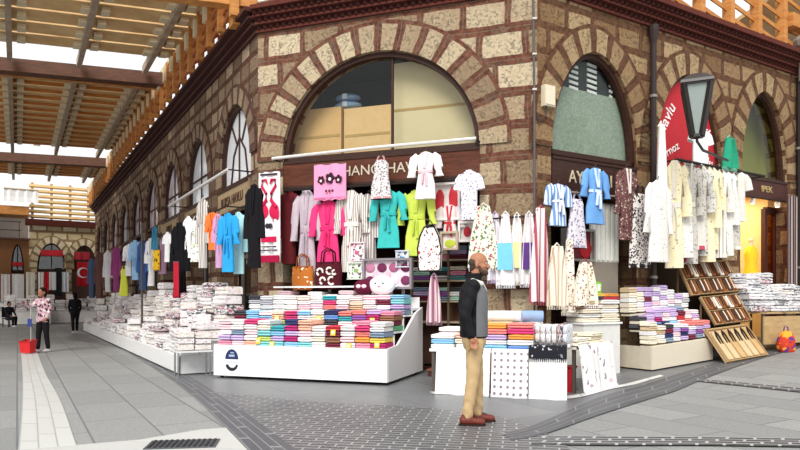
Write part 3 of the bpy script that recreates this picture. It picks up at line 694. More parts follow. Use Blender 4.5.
m = MB(); m.hexa([FR.W(7.5, 7.6, .0), FR.W(14, 7.6, .0), FR.W(14, 7.6, .3), FR.W(7.5, 7.6, .3)], [FR.W(7.5, 7.9, .0), FR.W(14, 7.9, .0), FR.W(14, 7.9, .3), FR.W(7.5, 7.9, .3)]); struct(m.build('trim_beam_side', ORNG))
m = MB(); m.hexa([FR.W(8.0, 8.2, -2), FR.W(16, 8.2, -2), FR.W(16, 9.6, 3), FR.W(8.0, 9.6, 3)], [FR.W(8.0, 8.3, -2), FR.W(16, 8.3, -2), FR.W(16, 9.7, 3), FR.W(8.0, 9.7, 3)]); struct(m.build('ceiling_side', W1))

# ------------------------------------------------------------------ fittings on the facades
# drainpipe with hopper between the first two right arches
a, h, t = FR.px(653, 150, .1)
dp = thing('drainpipe', 'dark drainpipe with a hopper head between the first two arches of the side street', 'pipe', FR.W(a, 0.14, .11), FR.rz)
m = MB(); m.tube([(0, 0, .1), (0, 0, 6.3)], .06, 10); m.build('pipe', M('#2e221f', .5), dp)
m = MB(); m.lathe([(.06, 6.15), (.08, 6.25), (.1, 6.4), (.1, 6.5), (.05, 6.5)], n=10); m.build('hopper', M('#2e221f', .5), dp)
for z in (1.6, 3.4, 5.1):
    m = MB(); m.lathe([(.07, z), (.078, z + .01), (.078, z + .05), (.07, z + .06)], n=10); m.box((0, .06, z + .03), (.04, .07, .04)); m.build('clamp', M('#8a8580', .4, .5, .6), dp)
a, h, t = FR.px(797, 150, .1)
dp = thing('drainpipe', 'dark drainpipe at the end of the side street facade by the golden doorway', 'pipe', FR.W(8.12, .46, .12), FR.rz)
m = MB(); m.tube([(0, 0, .05), (0, 0, 6.1)], .07, 10); m.build('pipe', M('#241a18', .5), dp)
for z in (1.6, 4.4):
    m = MB(); m.lathe([(.08, z), (.088, z + .01), (.088, z + .05), (.08, z + .06)], n=10); m.box((0, .06, z + .03), (.04, .07, .04)); m.build('clamp', M('#8a8580', .4, .5, .6), dp)
a, h, t = FF.px(538, 95, .05)
cb = thing('cable_conduit', 'thin dark cable conduit running down the corner pier', 'cable', FF.W(LF - .03, 0, .16))
m = MB(); m.tube([(0, 0, .2), (.0, -.01, 3), (0, 0, 4.6), (-.02, 0, 6.6)], .02, 6); m.build('conduit', M('#5b5350', .5), cb)
for z in (4.9, 5.5, 6.1):
    m = MB(); m.box((0, -.01, z), (.07, .05, .03)); m.build('clip', M('#c9c4bd', .5), cb)
a, h, t = FR.px(548, 97, .08)
jb = thing('junction_box', 'beige electrical junction box on the stone beside the corner conduit', 'box', FR.W(a, h - .17, .07), FR.rz)
m = MB(); m.box((0, 0, .18), (.24, .13, .36)); m.build('casing', M('#d3c8ae', .5), jb); m = MB(); m.box((0, -.07, .18), (.2, .02, .31)); m.build('lid', M('#ddd3bb', .5), jb)
m = MB(); m.tube([(-.05, -.02, .02), (-.06, -.02, -.15), (-.2, .02, -.3), (-.22, .04, -.1)], .014, 6); m.build('wire', M('#3f3733', .5), jb)
# street lantern on a bracket
a, h, t = FR.px(697, 103, 1.3)
ln = thing('street_lantern', 'tapered dark street lantern with grey frosted panes in front of the red banner', 'lantern', FR.W(a, h - .72, 1.3), -.42)
H0 = 1.15; zt, zb = H0 - .12, .14; wt, wb = .215, .075
LMAT = M('#2a2320', .4, .5)
m = MB()
for sx in (-1, 1):
    for sy in (-1, 1): m.bar((sx * wb, sy * wb, zb), (sx * wt, sy * wt, zt), .075, .075)
for z, q in ((zb, wb), (zt, wt)):
    for sg in (-1, 1): m.box((0, sg * q, z), (2 * q + .05, .05, .05)); m.box((sg * q, 0, z), (.05, 2 * q + .05, .05))
m.build('frame', LMAT, ln)
m = MB()
q = .92
m.loft([[V((sx * wb * q, sy * wb * q, zb)) for sx, sy in ((-1, -1), (1, -1), (1, 1), (-1, 1))], [V((sx * wt * q, sy * wt * q, zt)) for sx, sy in ((-1, -1), (1, -1), (1, 1), (-1, 1))]]); m.build('pane', M('#8f9a95', .25, .5), ln)
m = MB(); m.loft([[V((sx * k, sy * k, z)) for sx, sy in ((-1, -1), (1, -1), (1, 1), (-1, 1))] for k, z in ((wt + .05, zt), (wt + .04, zt + .05), (.13, zt + .16), (.04, zt + .2))]); m.build('cap', LMAT, ln)
m = MB(); m.tube([(0, 0, zb), (0, 0, .05), (.1, .3, -.05), (.54, 1.16, -.1)], .025, 8); m.build('bracket', LMAT, ln)
# door bulbs and the shop door of the golden shop
dr = bpy.data.objects.new('door_1', None); COL.objects.link(dr); struct(dr); dr.location = FR.W(7.6, .42, -.3); dr.rotation_euler = (0, 0, FR.rz)
m = MB()
for x in (-.2, .2): m.box((x, 0, 1.5), (.1, .1, 3.1))
for z in (.1, 3.02): m.box((0, 0, z), (.34, .1, .16))
m.box((0, 0, .5), (.34, .04, .1)); struct(m.build('door_frame', M('#431f17', .5), dr)); m = MB(); m.box((0, 0, 1.5), (.32, .02, 2.9)); struct(m.build('door_pane', GLASS('#c8a070', .1), dr))
lt = bpy.data.lights.new('golden_shop_lamp', 'AREA'); lt.energy = 70; lt.color = (1, .84, .58); lt.size = 1.2
lo = bpy.data.objects.new('golden_shop_lamp', lt); COL.objects.link(lo); lo.location = FR.W(6.9, 3.85, -1.3)
for k, a in enumerate((6.5, 7.5)):
    b = thing('ceiling_spot', ['small round spot lamp under the gilt lettered sign, nearer the white garments', 'small round spot lamp under the gilt lettered sign, nearer the street end'][k], 'lamp', FR.W(a, 3.5, -.05), 0, 'spots over the golden doorway')
    m = MB(); m.lathe([(.05, 0), (.06, .02), (.06, .1), (.03, .12)], n=10); m.build('housing', M('#d8d4cc', .4), b); m = MB(); m.ell((0, 0, 0), (.042, .042, .02), 10, 6); m.build('bulb', EMIT('#fff3d6', 4), b)
# arcade side: narrow shop doors recessed in each opening and slim dark posts on the front of piers
for i, o in enumerate(OL):
    d = bpy.data.objects.new('door_%d' % (i + 2), None); COL.objects.link(d); struct(d); d.location = FL.W(o['c'] + .3, 0, -.3); d.rotation_euler = (0, 0, FL.rz)
    m = MB()
    for x in (-.55, .55): m.box((x, 0, 1.6), (.1, .1, 3.2))
    m.box((0, 0, 3.15), (1.1, .1, .12)); m.box((0, 0, 2.3), (1.1, .06, .08)); struct(m.build('door_frame', M('#5d534c', .5), d)); m = MB(); m.box((0, 0, 1.6), (1.0, .02, 3.0)); struct(m.build('door_pane', GLASS('#a9c4c6', .2), d))
# three thin awning poles standing along the arcade
for k, (x, yb, ds) in enumerate(((206, 300, 'beside the white stall'), (142, 330, 'midway along the linen stall'))):
    p = G(x, yb + 34 - 12 * k if k else 352); 
    pole = thing('awning_pole', 'slim dark awning pole rising ' + ds, 'pole', p)
    m = MB(); m.tube([(0, 0, 0), (0, 0, 3.25)], .028, 8); m.build('shaft', M('#4a423e', .5), pole); m = MB(); m.lathe([(.09, 0), (.09, .02), (.03, .04)], n=10); m.build('foot_plate', M('#4a423e', .5), pole)
# stored goods behind the big lunette
CB = M('#dcb57c', .8, .2, 0, .08)
def panel(px0, py0, px1, py1, o, dep, col, label, name='storage_box'):
    a0, h1, _ = FF.px(px0, py0, o); a1, h0, _ = FF.px(px1, py1, o); h0 = 4.0
    t = thing(name, label, 'box', FF.W((a0 + a1) / 2, h0, o - dep / 2), FF.rz)
    m = MB(); m.box((0, 0, (h1 - h0) / 2), (a1 - a0, dep, h1 - h0)); m.build('carton', col, t)
    m = MB(); m.box((0, -dep / 2 - .004, (h1 - h0) * .52), (a1 - a0 - .04, .006, .05)); m.build('tape', M('#b89a5e', .5), t); return h1
hb = panel(288, 112, 341, 158, -.5, .5, CB, 'tan cardboard box low behind the wide arched window, toward the arcade')
panel(344, 109, 391, 155, -.55, .5, M('#e0be88', .8), 'tan cardboard box in the middle of the wide arched window')
panel(392, 64, 476, 155, -.5, .12, M('#ddd0a8', .8, .2, 0, .05), 'tall pale yellow board filling half of the wide arched window', 'partition_board')
m = MB()
for k, (y, lb) in enumerate(((107, 'clear wrapped blue quilt, the lower one on the boxes in the arched window'), (98, 'clear wrapped blue and white quilt on top in the arched window'))):
    a, h, t = FF.px(346, y, -.7); q = thing('wrapped_quilt', lb, 'quilt', FF.W(a, hb + .003 + .155 * k, -.8), FF.rz, 'quilts in the arched window')
    m = MB(); m.ell((0, 0, .08), (.3 - .03 * k, .18, .082), 18, 10); m.build('quilt', M('#8fb4d8' if k == 0 else '#7f9cc4', .35, .5, 0, .25), q); m = MB(); m.box((0, 0, .08), (.1, .362, .1)); m.build('sleeve', M('#dfe7ee', .3, .5), q)
# painted panel, and added slats imitating reflected canopy louvres, behind the first right lunette
a0, h1, _ = FR.px(552, 102, -.5); a1, h0, _ = FR.px(638, 112, -.5)
pb = thing('partition_board', 'speckled grey green board filling the lower half of the arched window by the corner', 'board', FR.W(1.44, 3.98, -.24), FR.rz)
SP = NT('speckled_green_board'); _n = SP.noise(SP.coord('Object'), 28.0, 3, .7); SP = SP.done(SP.mix(SP.step(_n, .4, .65), lin('#93a294'), lin('#b3bdac')), .8)
m = MB(); m.box((0, 0, .62), (2.2, .04, 1.22)); m.build('panel', SP, pb)
lv = thing('louvre_reflection', 'white slats on dark imitating reflected canopy louvres in the arched window by the corner', 'reflection', FR.W(1.44, 4.98, -.25), FR.rz)
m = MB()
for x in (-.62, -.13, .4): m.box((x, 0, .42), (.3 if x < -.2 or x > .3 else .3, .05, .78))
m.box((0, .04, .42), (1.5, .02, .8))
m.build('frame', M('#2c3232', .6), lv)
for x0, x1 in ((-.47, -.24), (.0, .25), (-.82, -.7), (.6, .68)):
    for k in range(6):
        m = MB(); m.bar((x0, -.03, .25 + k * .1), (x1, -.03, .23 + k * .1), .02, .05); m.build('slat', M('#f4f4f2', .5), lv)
# ------------------------------------------------------------------ folded goods
def folded_mesh(seed, layers=2, soft=.5):
    """unit folded textile: rounded folds toward the front (-y), loose edges behind"""
    r = random.Random(seed); prof = []
    prof.append((.5, 0.0)); prof.append((-.42, 0.0))
    for k in range(layers):
        z0, z1 = k / layers, (k + 1) / layers; j = r.uniform(-.02, .02)
        prof += [(-.485 + j, z0 + .12 / layers), (-.5 + j, (z0 + z1) / 2), (-.485 + j, z1 - .12 / layers)]
        if k < layers - 1: prof.append((-.43, z1))
    prof += [(-.42, 1.0), (.0, 1.0 + .05 * soft), (.5, 1.0)]
    m = MB(); rings = []; N = 7
    for i in range(N + 1):
        x = -.5 + i / N; e = abs(x) * 2; sag = -.10 * soft * e ** 3 + r.uniform(-.035, .035)
        sq = 1 - .10 * (e > .99); dy = r.uniform(-.012, .012)
        rings.append([V((x * (1.0 if e < .99 else .985), y * (1 - .03 * (e > .99)) + dy, max(0.0, z * (1 + sag) if e < .99 else .5 + (z - .5) * (.84 + sag)))) for y, z in prof])
    m.loft(rings); return m
FOLD = {}
def folded(name, mat, variant=0, layers=2):
    k = (mat.name, variant, layers)
    if k not in FOLD: FOLD[k] = folded_mesh(variant * 7 + layers, layers).mesh(name, mat, True)
    return FOLD[k]
ONE = {}
def place(name, me, loc, rz, scale, label, cat, group):
    o = ONE.get((name, me.name))
    o = o.copy() if o else bpy.data.objects.new(name, me)
    ONE.setdefault((name, me.name), o)
    o.name = name; COL.objects.link(o); o.location = loc; o.rotation_euler = (0, 0, rz); o.scale = scale
    return tag(o, label, cat, group)
def stack(name, cat, base, rz, mats, w, d, h, label, group, layers=2, jit=.012, colnames=None, z0=0.0):
    """pile of folded pieces, listed from the bottom up"""
    z = base[2] + z0; nm = len(mats)
    for i, mt in enumerate(mats):
        hh = h * RND.uniform(.9, 1.12); cn = colnames[i] if colnames else ''
        pos = 'topmost' if i == nm - 1 else ('lowest' if i == 0 else ORD[nm - 1 - i] + ' from top')
        lb = label.replace('{c}', cn).replace('{p}', pos if nm > 1 else 'single')
        place(name, folded(name, mt, RND.randrange(4), layers), (base[0] + RND.uniform(-jit, jit), base[1] + RND.uniform(-jit, jit), z + .001), rz + RND.uniform(-.03, .03), (w * RND.uniform(.96, 1.02), d * RND.uniform(.95, 1.02), hh), lb, cat, group)
        z += hh * 1.055 + .001
    return z
TW = {'white': '#f4f1f0', 'cream': '#f1e6cf', 'pale pink': '#f3cfd6', 'pink': '#e98aa6', 'hot pink': '#d8326f', 'magenta': '#b51e66', 'peach': '#f2b79a', 'coral': '#ea7c74',
      'lilac': '#c6addb', 'purple': '#8a4a9e', 'navy': '#232a58', 'blue': '#5f8fd0', 'sky blue': '#86c5ea', 'aqua': '#7fcfd2', 'teal': '#2f9ca6', 'slate': '#7f95ab', 'lime': '#c5d66a', 'yellow': '#f0cf4e',
      'orange': '#ef9a3d', 'brown': '#8a5a40', 'grey': '#b9b7bb', 'burgundy': '#6d1c30', 'red': '#c22a36', 'tan': '#cdb28c', 'charcoal': '#33343a', 'mint': '#b5dfca', 'green': '#4fa06a'}
def T(c):
    h = TW[c].lstrip('#'); p = [int(h[i:i + 2], 16) for i in (0, 2, 4)]; q = .12; h = '#%02x%02x%02x' % tuple(int(v + (238 - v) * q) for v in p)
    return TOWEL(h, '#ffffff' if c not in ('white', 'cream') else '#d9c9cf')
def card(p, rz, label):
    c = thing('price_card', label, 'price tag', p, rz, 'yellow price cards on the towels')
    m = MB(); m.box((0, 0, .06), (.085, .006, .095), M4=Matrix.Translation((0, 0, .06)) @ Matrix.Rotation(-.15, 4, 'X') @ Matrix.Translation((0, 0, 0))); m.build('card', M('#ecc84c', .5), c)
    m = MB(); m.add([V((.026 * math.cos(k), -.005, .06 + .028 * math.sin(k))) for k in [2 * PI * j / 10 for j in range(10)]], [tuple(range(10))]); m.build('numeral_patch', M('#f6f1d8', .5), c)

# ---- the white corner stall of towels in front of the wide arch
SA0, SA1 = .29, 3.45
P0 = FF.W(SA0, 0, 1.88)
st = thing('towel_stall', 'long low white stall loaded with coloured towels in front of the wide arch', 'stall', P0, FF.rz)
SW = SA1 - SA0; WH = M('#f3f3f2', .35, .5, 0, .03)
m = MB(); m.box((SW / 2 - .72, .02, .31), (1.44 + .28, .04, .52)); m.build('front_panel', WH, st)
m = MB(); m.box((SW - .72, .02, .31), (1.43, .04, .52)); m.build('front_panel', WH, st)
m = MB(); m.prism([(0.04, .05), (.04, .57), (.5, .6), (.98, .84), (1.45, 1.1), (1.86, 1.2), (1.86, .05)], 0, .04)
for v in range(len(m.v)): q = m.v[v]; m.v[v] = (SW - q[1], q[0], q[2])
m.build('side_panel', WH, st)
m = MB(); m.prism([(0.04, .05), (.04, .57), (.5, .6), (.98, .84), (1.45, 1.1), (1.86, 1.2), (1.86, .05)], 0, .04)
for v in range(len(m.v)): q = m.v[v]; m.v[v] = (q[1], q[0], q[2])
m.build('side_panel', WH, st)
TIER = [(0.04, .50, .56), (.50, .97, .82), (.97, 1.44, 1.08), (1.44, 1.86, 1.18)]
for y0, y1, z in TIER:
    m = MB(); m.box((SW / 2, (y0 + y1) / 2, z - .02), (SW - .1, y1 - y0 - .01, .03)); m.box((SW / 2, y1 - .03, z + .1), (SW - .1, .02, .2)); m.build('tier', WH, st)
for x in (.1, 1.0, 2.0, SW - .1):
    for y in (.1, 1.75):
        m = MB(); m.lathe([(.03, 0.002), (.03, .03), (.02, .05)], (x, y, 0), 8); m.build('foot', M('#2d2d2f', .4), st)
# round badge on the panel: dark blue dome, white strip, dark lower bowl
bd = MB(); bd.add([V((.36 + .13 * math.cos(a), -.003, .33 + .17 * math.sin(a))) for a in [PI * k / 14 for k in range(15)]], [tuple(range(15))]); b0 = bd.build('badge', M('#26315e', .4), st)
bd = MB(); bd.add([V((.36 + .12 * math.cos(a), -.003, .24 + .11 * math.sin(a))) for a in [PI + PI * k / 14 for k in range(15)]], [tuple(range(15))]); bd.build('badge_bowl', M('#22242c', .4), b0)
bd = MB(); bd.add([V((.37 + .075 * math.cos(a), -.005, .245 + .06 * math.sin(a))) for a in [2 * PI * k / 14 for k in range(14)]], [tuple(range(14))]); bd.build('badge_centre', M('#dfe3e6', .4), b0)
bd = MB(); bd.box((.36, -.004, .39), (.11, .004, .035)); bd.box((.37, -.004, .44), (.07, .004, .02)); bd.box((.36, -.004, .285), (.2, .004, .012)); bd.build('badge_mark', M('#a9b6cf', .4), b0)
def stall_pt(x, y, z): return FF.W(SA0 + x, z, 1.88 - y)
ROW1 = [['pink', 'lilac', 'white', 'pale pink', 'pale pink'], ['pale pink', 'lilac', 'slate', 'white', 'white'], ['peach', 'white', 'pale pink', 'white', 'hot pink'], ['aqua', 'lime', 'aqua', 'cream', 'white'], ['aqua', 'lilac', 'sky blue', 'teal'], ['sky blue', 'magenta', 'lilac', 'magenta', 'navy'], ['aqua', 'white', 'pale pink', 'peach', 'peach'], ['white', 'cream', 'white', 'white'],
        ['burgundy', 'brown', 'burgundy', 'red'], ['white', 'pale pink', 'white', 'white'], ['pink', 'orange', 'coral', 'hot pink', 'pink'], ['magenta', 'yellow', 'slate', 'white', 'white']]
ROW2 = [['hot pink', 'coral', 'burgundy', 'charcoal'], ['magenta', 'magenta', 'sky blue', 'sky blue'], ['peach', 'peach', 'sky blue', 'white'], ['yellow', 'lime', 'peach', 'cream'], ['coral', 'white', 'hot pink', 'hot pink'], ['slate', 'lilac', 'white', 'sky blue'], ['yellow', 'peach', 'cream', 'white'], ['teal', 'charcoal', 'blue', 'navy'], ['aqua', 'white', 'teal', 'coral'], ['magenta', 'pink', 'purple', 'coral'], ['brown', 'peach', 'magenta', 'lilac'], ['green', 'burgundy', 'brown', 'pink']]
ROW3 = [['white', 'white', 'grey', 'charcoal'], ['white', 'white', 'grey', 'white'], ['white', 'white', 'white', 'white'], ['white', 'white', 'white', 'white'], ['white', 'pale pink', 'white', 'cream'], ['white', 'pale pink', 'white', 'white'], ['pale pink', 'coral', 'hot pink', 'teal'], ['cream', 'pale pink', 'white', 'white'], ['cream', 'tan', 'cream', 'white'], ['white', 'white', 'white', 'pale pink'], ['lilac', 'white', 'burgundy', 'pale pink'], ['slate', 'lilac', 'aqua', 'sky blue']]
RN = ('front row', 'second row', 'third row')
for r_, (rows, (y0, y1, z)) in enumerate(zip((ROW1, ROW2, ROW3), TIER)):
    n = len(rows)
    for k, cols in enumerate(rows):
        x = .06 + (SW - .12) * (k + .5) / n
        hh = .083 if r_ == 0 else .078
        top = stack('folded_towel', 'towel', stall_pt(x, (y0 + y1) / 2 - .02, z), FF.rz, [T(c) for c in cols], (SW - .12) / n * .97, .44, hh, '{c} towel, {p}, ' + ORD[k] + ' stack of ' + RN[r_] + ' on white corner stall', RN[r_] + ' of towels on the white corner stall', 2, .006, cols)
for k, (x, z, lb) in enumerate(((.86, .62, 'beneath the third front stack of towels'), (1.12, .57, 'beneath the fourth front stack of towels'), (2.23, .78, 'on the dark burgundy front stack of towels'), (2.5, .57, 'beneath the tenth front stack of towels'), (2.98, .6, 'low on the last front stack of towels'))):
    card(stall_pt(x, .015, z - .03), FF.rz, 'small yellow price card ' + lb)
for k, (x, z, lb) in enumerate(((.95, .95, 'on the fourth stack of the second towel row'), (1.75, .95, 'on the seventh stack of the second towel row'), (2.72, .93, 'near the end of the second towel row'))):
    card(stall_pt(x, .47, z), FF.rz, 'small yellow price card ' + lb)
# back shelf of white towels and the ledge for bags
for k in range(9):
    x = .05 + .32 * k + .16
    if 1 <= k <= 8:
        stack('folded_towel', 'towel', stall_pt(x, 1.65, 1.18), FF.rz, [T('white' if (k + j) % 4 else 'pale pink') for j in range(3 + (k % 2))], .3, .36, .075, '{c} towel, {p}, ' + ORD[k - 1] + ' stack of rearmost row on white corner stall', 'rearmost row of towels on the white corner stall', 2, .008, ['white' if (k + j) % 4 else 'pale pink' for j in range(4)])
lg = thing('display_ledge', 'narrow white ledge carrying bags behind the towel stall', 'shelf', FF.W(.6, 0, .24), FF.rz)
m = MB(); m.box((1.25, .06, 1.575), (2.5, .5, .03)); m.build('board', WH, lg)
for x in (.2, .95, 1.75, 2.45): m = MB(); m.box((x, .3, .78), (.05, .05, 1.56)); m.build('leg', M('#cfcac6', .5), lg)
# shop shelving behind, with folded towels in rows
sh = thing('shop_shelf', 'dark wooden shelving full of folded towels inside the wide archway', 'shelf', FF.W(3.02, 0, -1.0), FF.rz)
m = MB(); m.box((.7, .2, 1.7), (1.5, .02, 3.3)); m.build('back', M('#6a4a3c', .8), sh)
for z in (.9, 1.3, 1.7, 2.1, 2.5, 2.9): m = MB(); m.box((.7, -.02, z), (1.5, .42, .03)); m.build('board', M('#b9a890', .6), sh)
for x in (-.05, .7, 1.45): m = MB(); m.box((x, -.02, 1.65), (.04, .42, 3.3)); m.build('upright', M('#7d6452', .6), sh)
pal = ['burgundy', 'lilac', 'slate', 'purple', 'mint', 'white', 'charcoal', 'teal', 'pink', 'cream']
for zi, z in enumerate((1.3, 1.7, 2.1, 2.5)):
    for k in range(4):
        x = .14 + .37 * k
        cs = [pal[(zi * 3 + k * 2 + j) % 10] for j in range(3)]
        stack('shelved_towel', 'towel', FF.W(3.02 + x, z + .016, -.97), FF.rz, [T(c) for c in cs], .33, .36, .085, '{c} towel, {p}, in ' + ORD[k] + ' pile, ' + ORD[3 - zi] + ' shelf down inside the archway', 'towels on the shelving inside the archway', 2, .005, cs)

# ---- wrapped linen along the arcade stall
ln_pack = [PACK(), PACK('#55505a', '#c98a94', '#f3f1ef', .56), PACK('#2f2f36', '#7a7f8a', '#efeeed', .55), PACK('#8a6a5a', '#d9b27a', '#f2eee6', .54), PACK('#6b4a5a', '#b85a72', '#f4f0f0', .58)]
ar = []
for bi, (a0, a1) in enumerate(((-3.2, .75), (-7.6, -3.3), (-12.2, -7.7), (-18.0, -12.3))):
    ar.append((a0, a1))
    L = a1 - a0; A = thing('linen_stall', ['white stepped stall of wrapped linen nearest the corner, arcade side', 'second white stepped stall of wrapped linen along the arcade', 'third white stepped stall of wrapped linen along the arcade', 'farthest white stepped stall of wrapped linen along the arcade'][bi], 'stall', FL.W(a0, 0, 1.72), FL.rz, None)
    m = MB(); m.box((L / 2, .03, .19), (L, .03, .3)); m.build('front_panel', M('#e9e9e8', .4, .4, 0, .04), A)
    for k, (y0, y1, z) in enumerate(((.05, .45, .36), (.45, .85, .62), (.85, 1.2, .9))):
        m = MB(); m.box((L / 2, (y0 + y1) / 2, z - .02), (L, y1 - y0, .03)); m.box((L / 2, y1 - .01, z + .1), (L, .02, .22)); m.build('tier', M('#e4e3e2', .5), A)
    for x in (.06, L - .06):
        m = MB(); m.box((x, .62, .3), (.05, 1.1, .56)); m.build('end_panel', M('#ecebea', .4), A)
    nst = int(L / (.5 if bi < 2 else .62))
    for k in range(nst):
        for r_, (y, z, cnt, hh) in enumerate(((.25, .36, 2, .13), (.65, .62, 3, .13), (1.03, .9, 4, .135))):
            if bi == 3 and r_ == 0: cnt = 1
            if bi == 3 and r_: cnt, hh = 2, .2
            cnt = max(1, cnt + RND.choice((-1, 0, 0, 1)))
            x = L * (k + .5) / nst; cs = [RND.choice(ln_pack) for _ in range(cnt)]
            stack('linen_pack', 'linen', FL.W(a0 + x, z, 1.72 - y), FL.rz + RND.uniform(-.3, .3), cs, RND.uniform(.36, .5), RND.uniform(.3, .38), hh * RND.uniform(.85, 1.2), 'film wrapped linen, {p}, ' + ORD[nst - 1 - k] + ' stack back, ' + ('low', 'middle', 'top')[r_] + ' tier, ' + ('nearest', 'second', 'third', 'farthest')[bi] + ' arcade stall', 'wrapped linen on arcade stall ' + ('one', 'two', 'three', 'four')[bi], 2, .05)
# small chrome table at the stall's near end, with packs standing on it
ct = thing('chrome_table', 'small chrome legged table at the near end of the arcade linen stall', 'table', FL.W(.98, 0, 1.5), FL.rz)
m = MB(); m.box((0, 0, .44), (.34, .6, .03)); m.build('table_top', M('#e3e3e2', .3), ct)
for x in (-.14, .14):
    for y in (-.27, .27): m = MB(); m.tube([(x, y, 0), (x, y, .43)], .016, 8); m.build('leg', M('#9fa3a6', .25, .5, .9), ct)
for j, (dx, dy) in enumerate(((0, -.15), (0, .15))):
    stack('linen_pack', 'linen', FL.W(.98 + dx, .456, 1.5 - dy), FL.rz, [ln_pack[3], ln_pack[1], ln_pack[3]], .32, .28, .1, 'film wrapped linen, {p}, ' + ('outer', 'inner')[j] + ' stack on the small chrome table', 'packs on the chrome table', 2, .01)
# ---- far stalls at the closed end of the arcade
for i, (a, o, L, lb) in enumerate(((ea(42), 2.2, 4.4, 'before the pale arches'), (ea(42) - 4.1, 2.4, 3.8, 'before the brown wall'), (9.2, 3.9, 2.2, 'ahead of the pale arches'))):
    A = thing('linen_table', 'white table heaped with linen ' + lb, 'table', FE.W(a, 0, o), FE.rz)
    m = MB(); m.box((L / 2, 0, .7), (L, 1.2, .05)); m.build('table_top', M('#dedcda', .5), A); m = MB(); m.box((L / 2, -.58, .36), (L, .02, .62)); m.build('cloth_front', M('#e9e6e4', .8), A)
    for x in (.1, L - .1):
        for y in (-.5, .5): m = MB(); m.box((x, y, .34), (.06, .06, .68)); m.build('leg', M('#66605c', .5), A)
    for k in range(int(L / .55)):
        for r_ in range(2):
            cs = [RND.choice(ln_pack) for _ in range(2 + (k + r_) % 2)]
            stack('linen_bundle', 'linen', FE.W(a + .3 + .55 * k, .727, o + .28 - .56 * r_), FE.rz, cs, .5, .48, .2 + .08 * r_, 'white linen bundle, {p}, ' + ORD[k] + ' pile, ' + ('front', 'back')[r_] + ' row, table ' + lb, 'linen on the far tables', 2, .03)
# ------------------------------------------------------------------ hung garments
def crumple(rings, seed, amp):
    r = random.Random(seed); ph = [r.uniform(0, 6.28) for _ in range(4)]
    for ring_ in rings:
        for p in ring_:
            p.y += amp * (math.sin(p.x * 31 + ph[0] + p.z * 3) + .6 * math.sin(p.x * 57 + ph[1] - p.z * 7)); p.x += amp * .6 * math.sin(p.z * 13 + ph[2])
    return rings
def oval(z, hw, hd, n=28, cx=0.0, cy=0.0):
    return [V((cx + hw * math.copysign(abs(math.cos(2 * PI * j / n)) ** .8, math.cos(2 * PI * j / n)), cy + hd * math.sin(2 * PI * j / n), z)) for j in range(n)]
SEED = [1]
def hanger(root, H, w):
    m = MB(); m.tube([(-w, 0, H - .1), (0, 0, H - .01), (w, 0, H - .1)], .009, 6); m.tube([(0, 0, H - .01), (0, 0, H + .05), (.025, 0, H + .07), (.03, 0, H + .045)], .006, 6); m.build('hanger', M('#4a4038', .5), root)
def torso(root, prof, mat, seed, amp=.012, name='body'):
    m = MB(); m.loft(crumple([oval(z, hw, hd) for z, hw, hd in prof], seed, amp)); return m.build(name, mat, root, True)
def sleeve(root, pts, r, mat, flat=.55):
    m = MB(); m.tube(pts, r, 12)
    m.v = [(x, y * flat, z) for x, y, z in m.v]; return m.build('sleeve', mat, root, True)
def neck_strip(root, H, w, depth, mat, wid=.035):
    for sg in (-1, 1):
        m = MB(); A = V((sg * w, -.055, H - .02)); B = V((sg * .012, -.085, H - depth)); d = V((wid, 0, .0))
        m.hexa([A - d, A + d, A + d + V((0, .012, 0)), A - d + V((0, .012, 0))], [B - d * .8, B + d * .8, B + d * .8 + V((0, .012, 0)), B - d * .8 + V((0, .012, 0))]); m.build('lapel', mat, root)
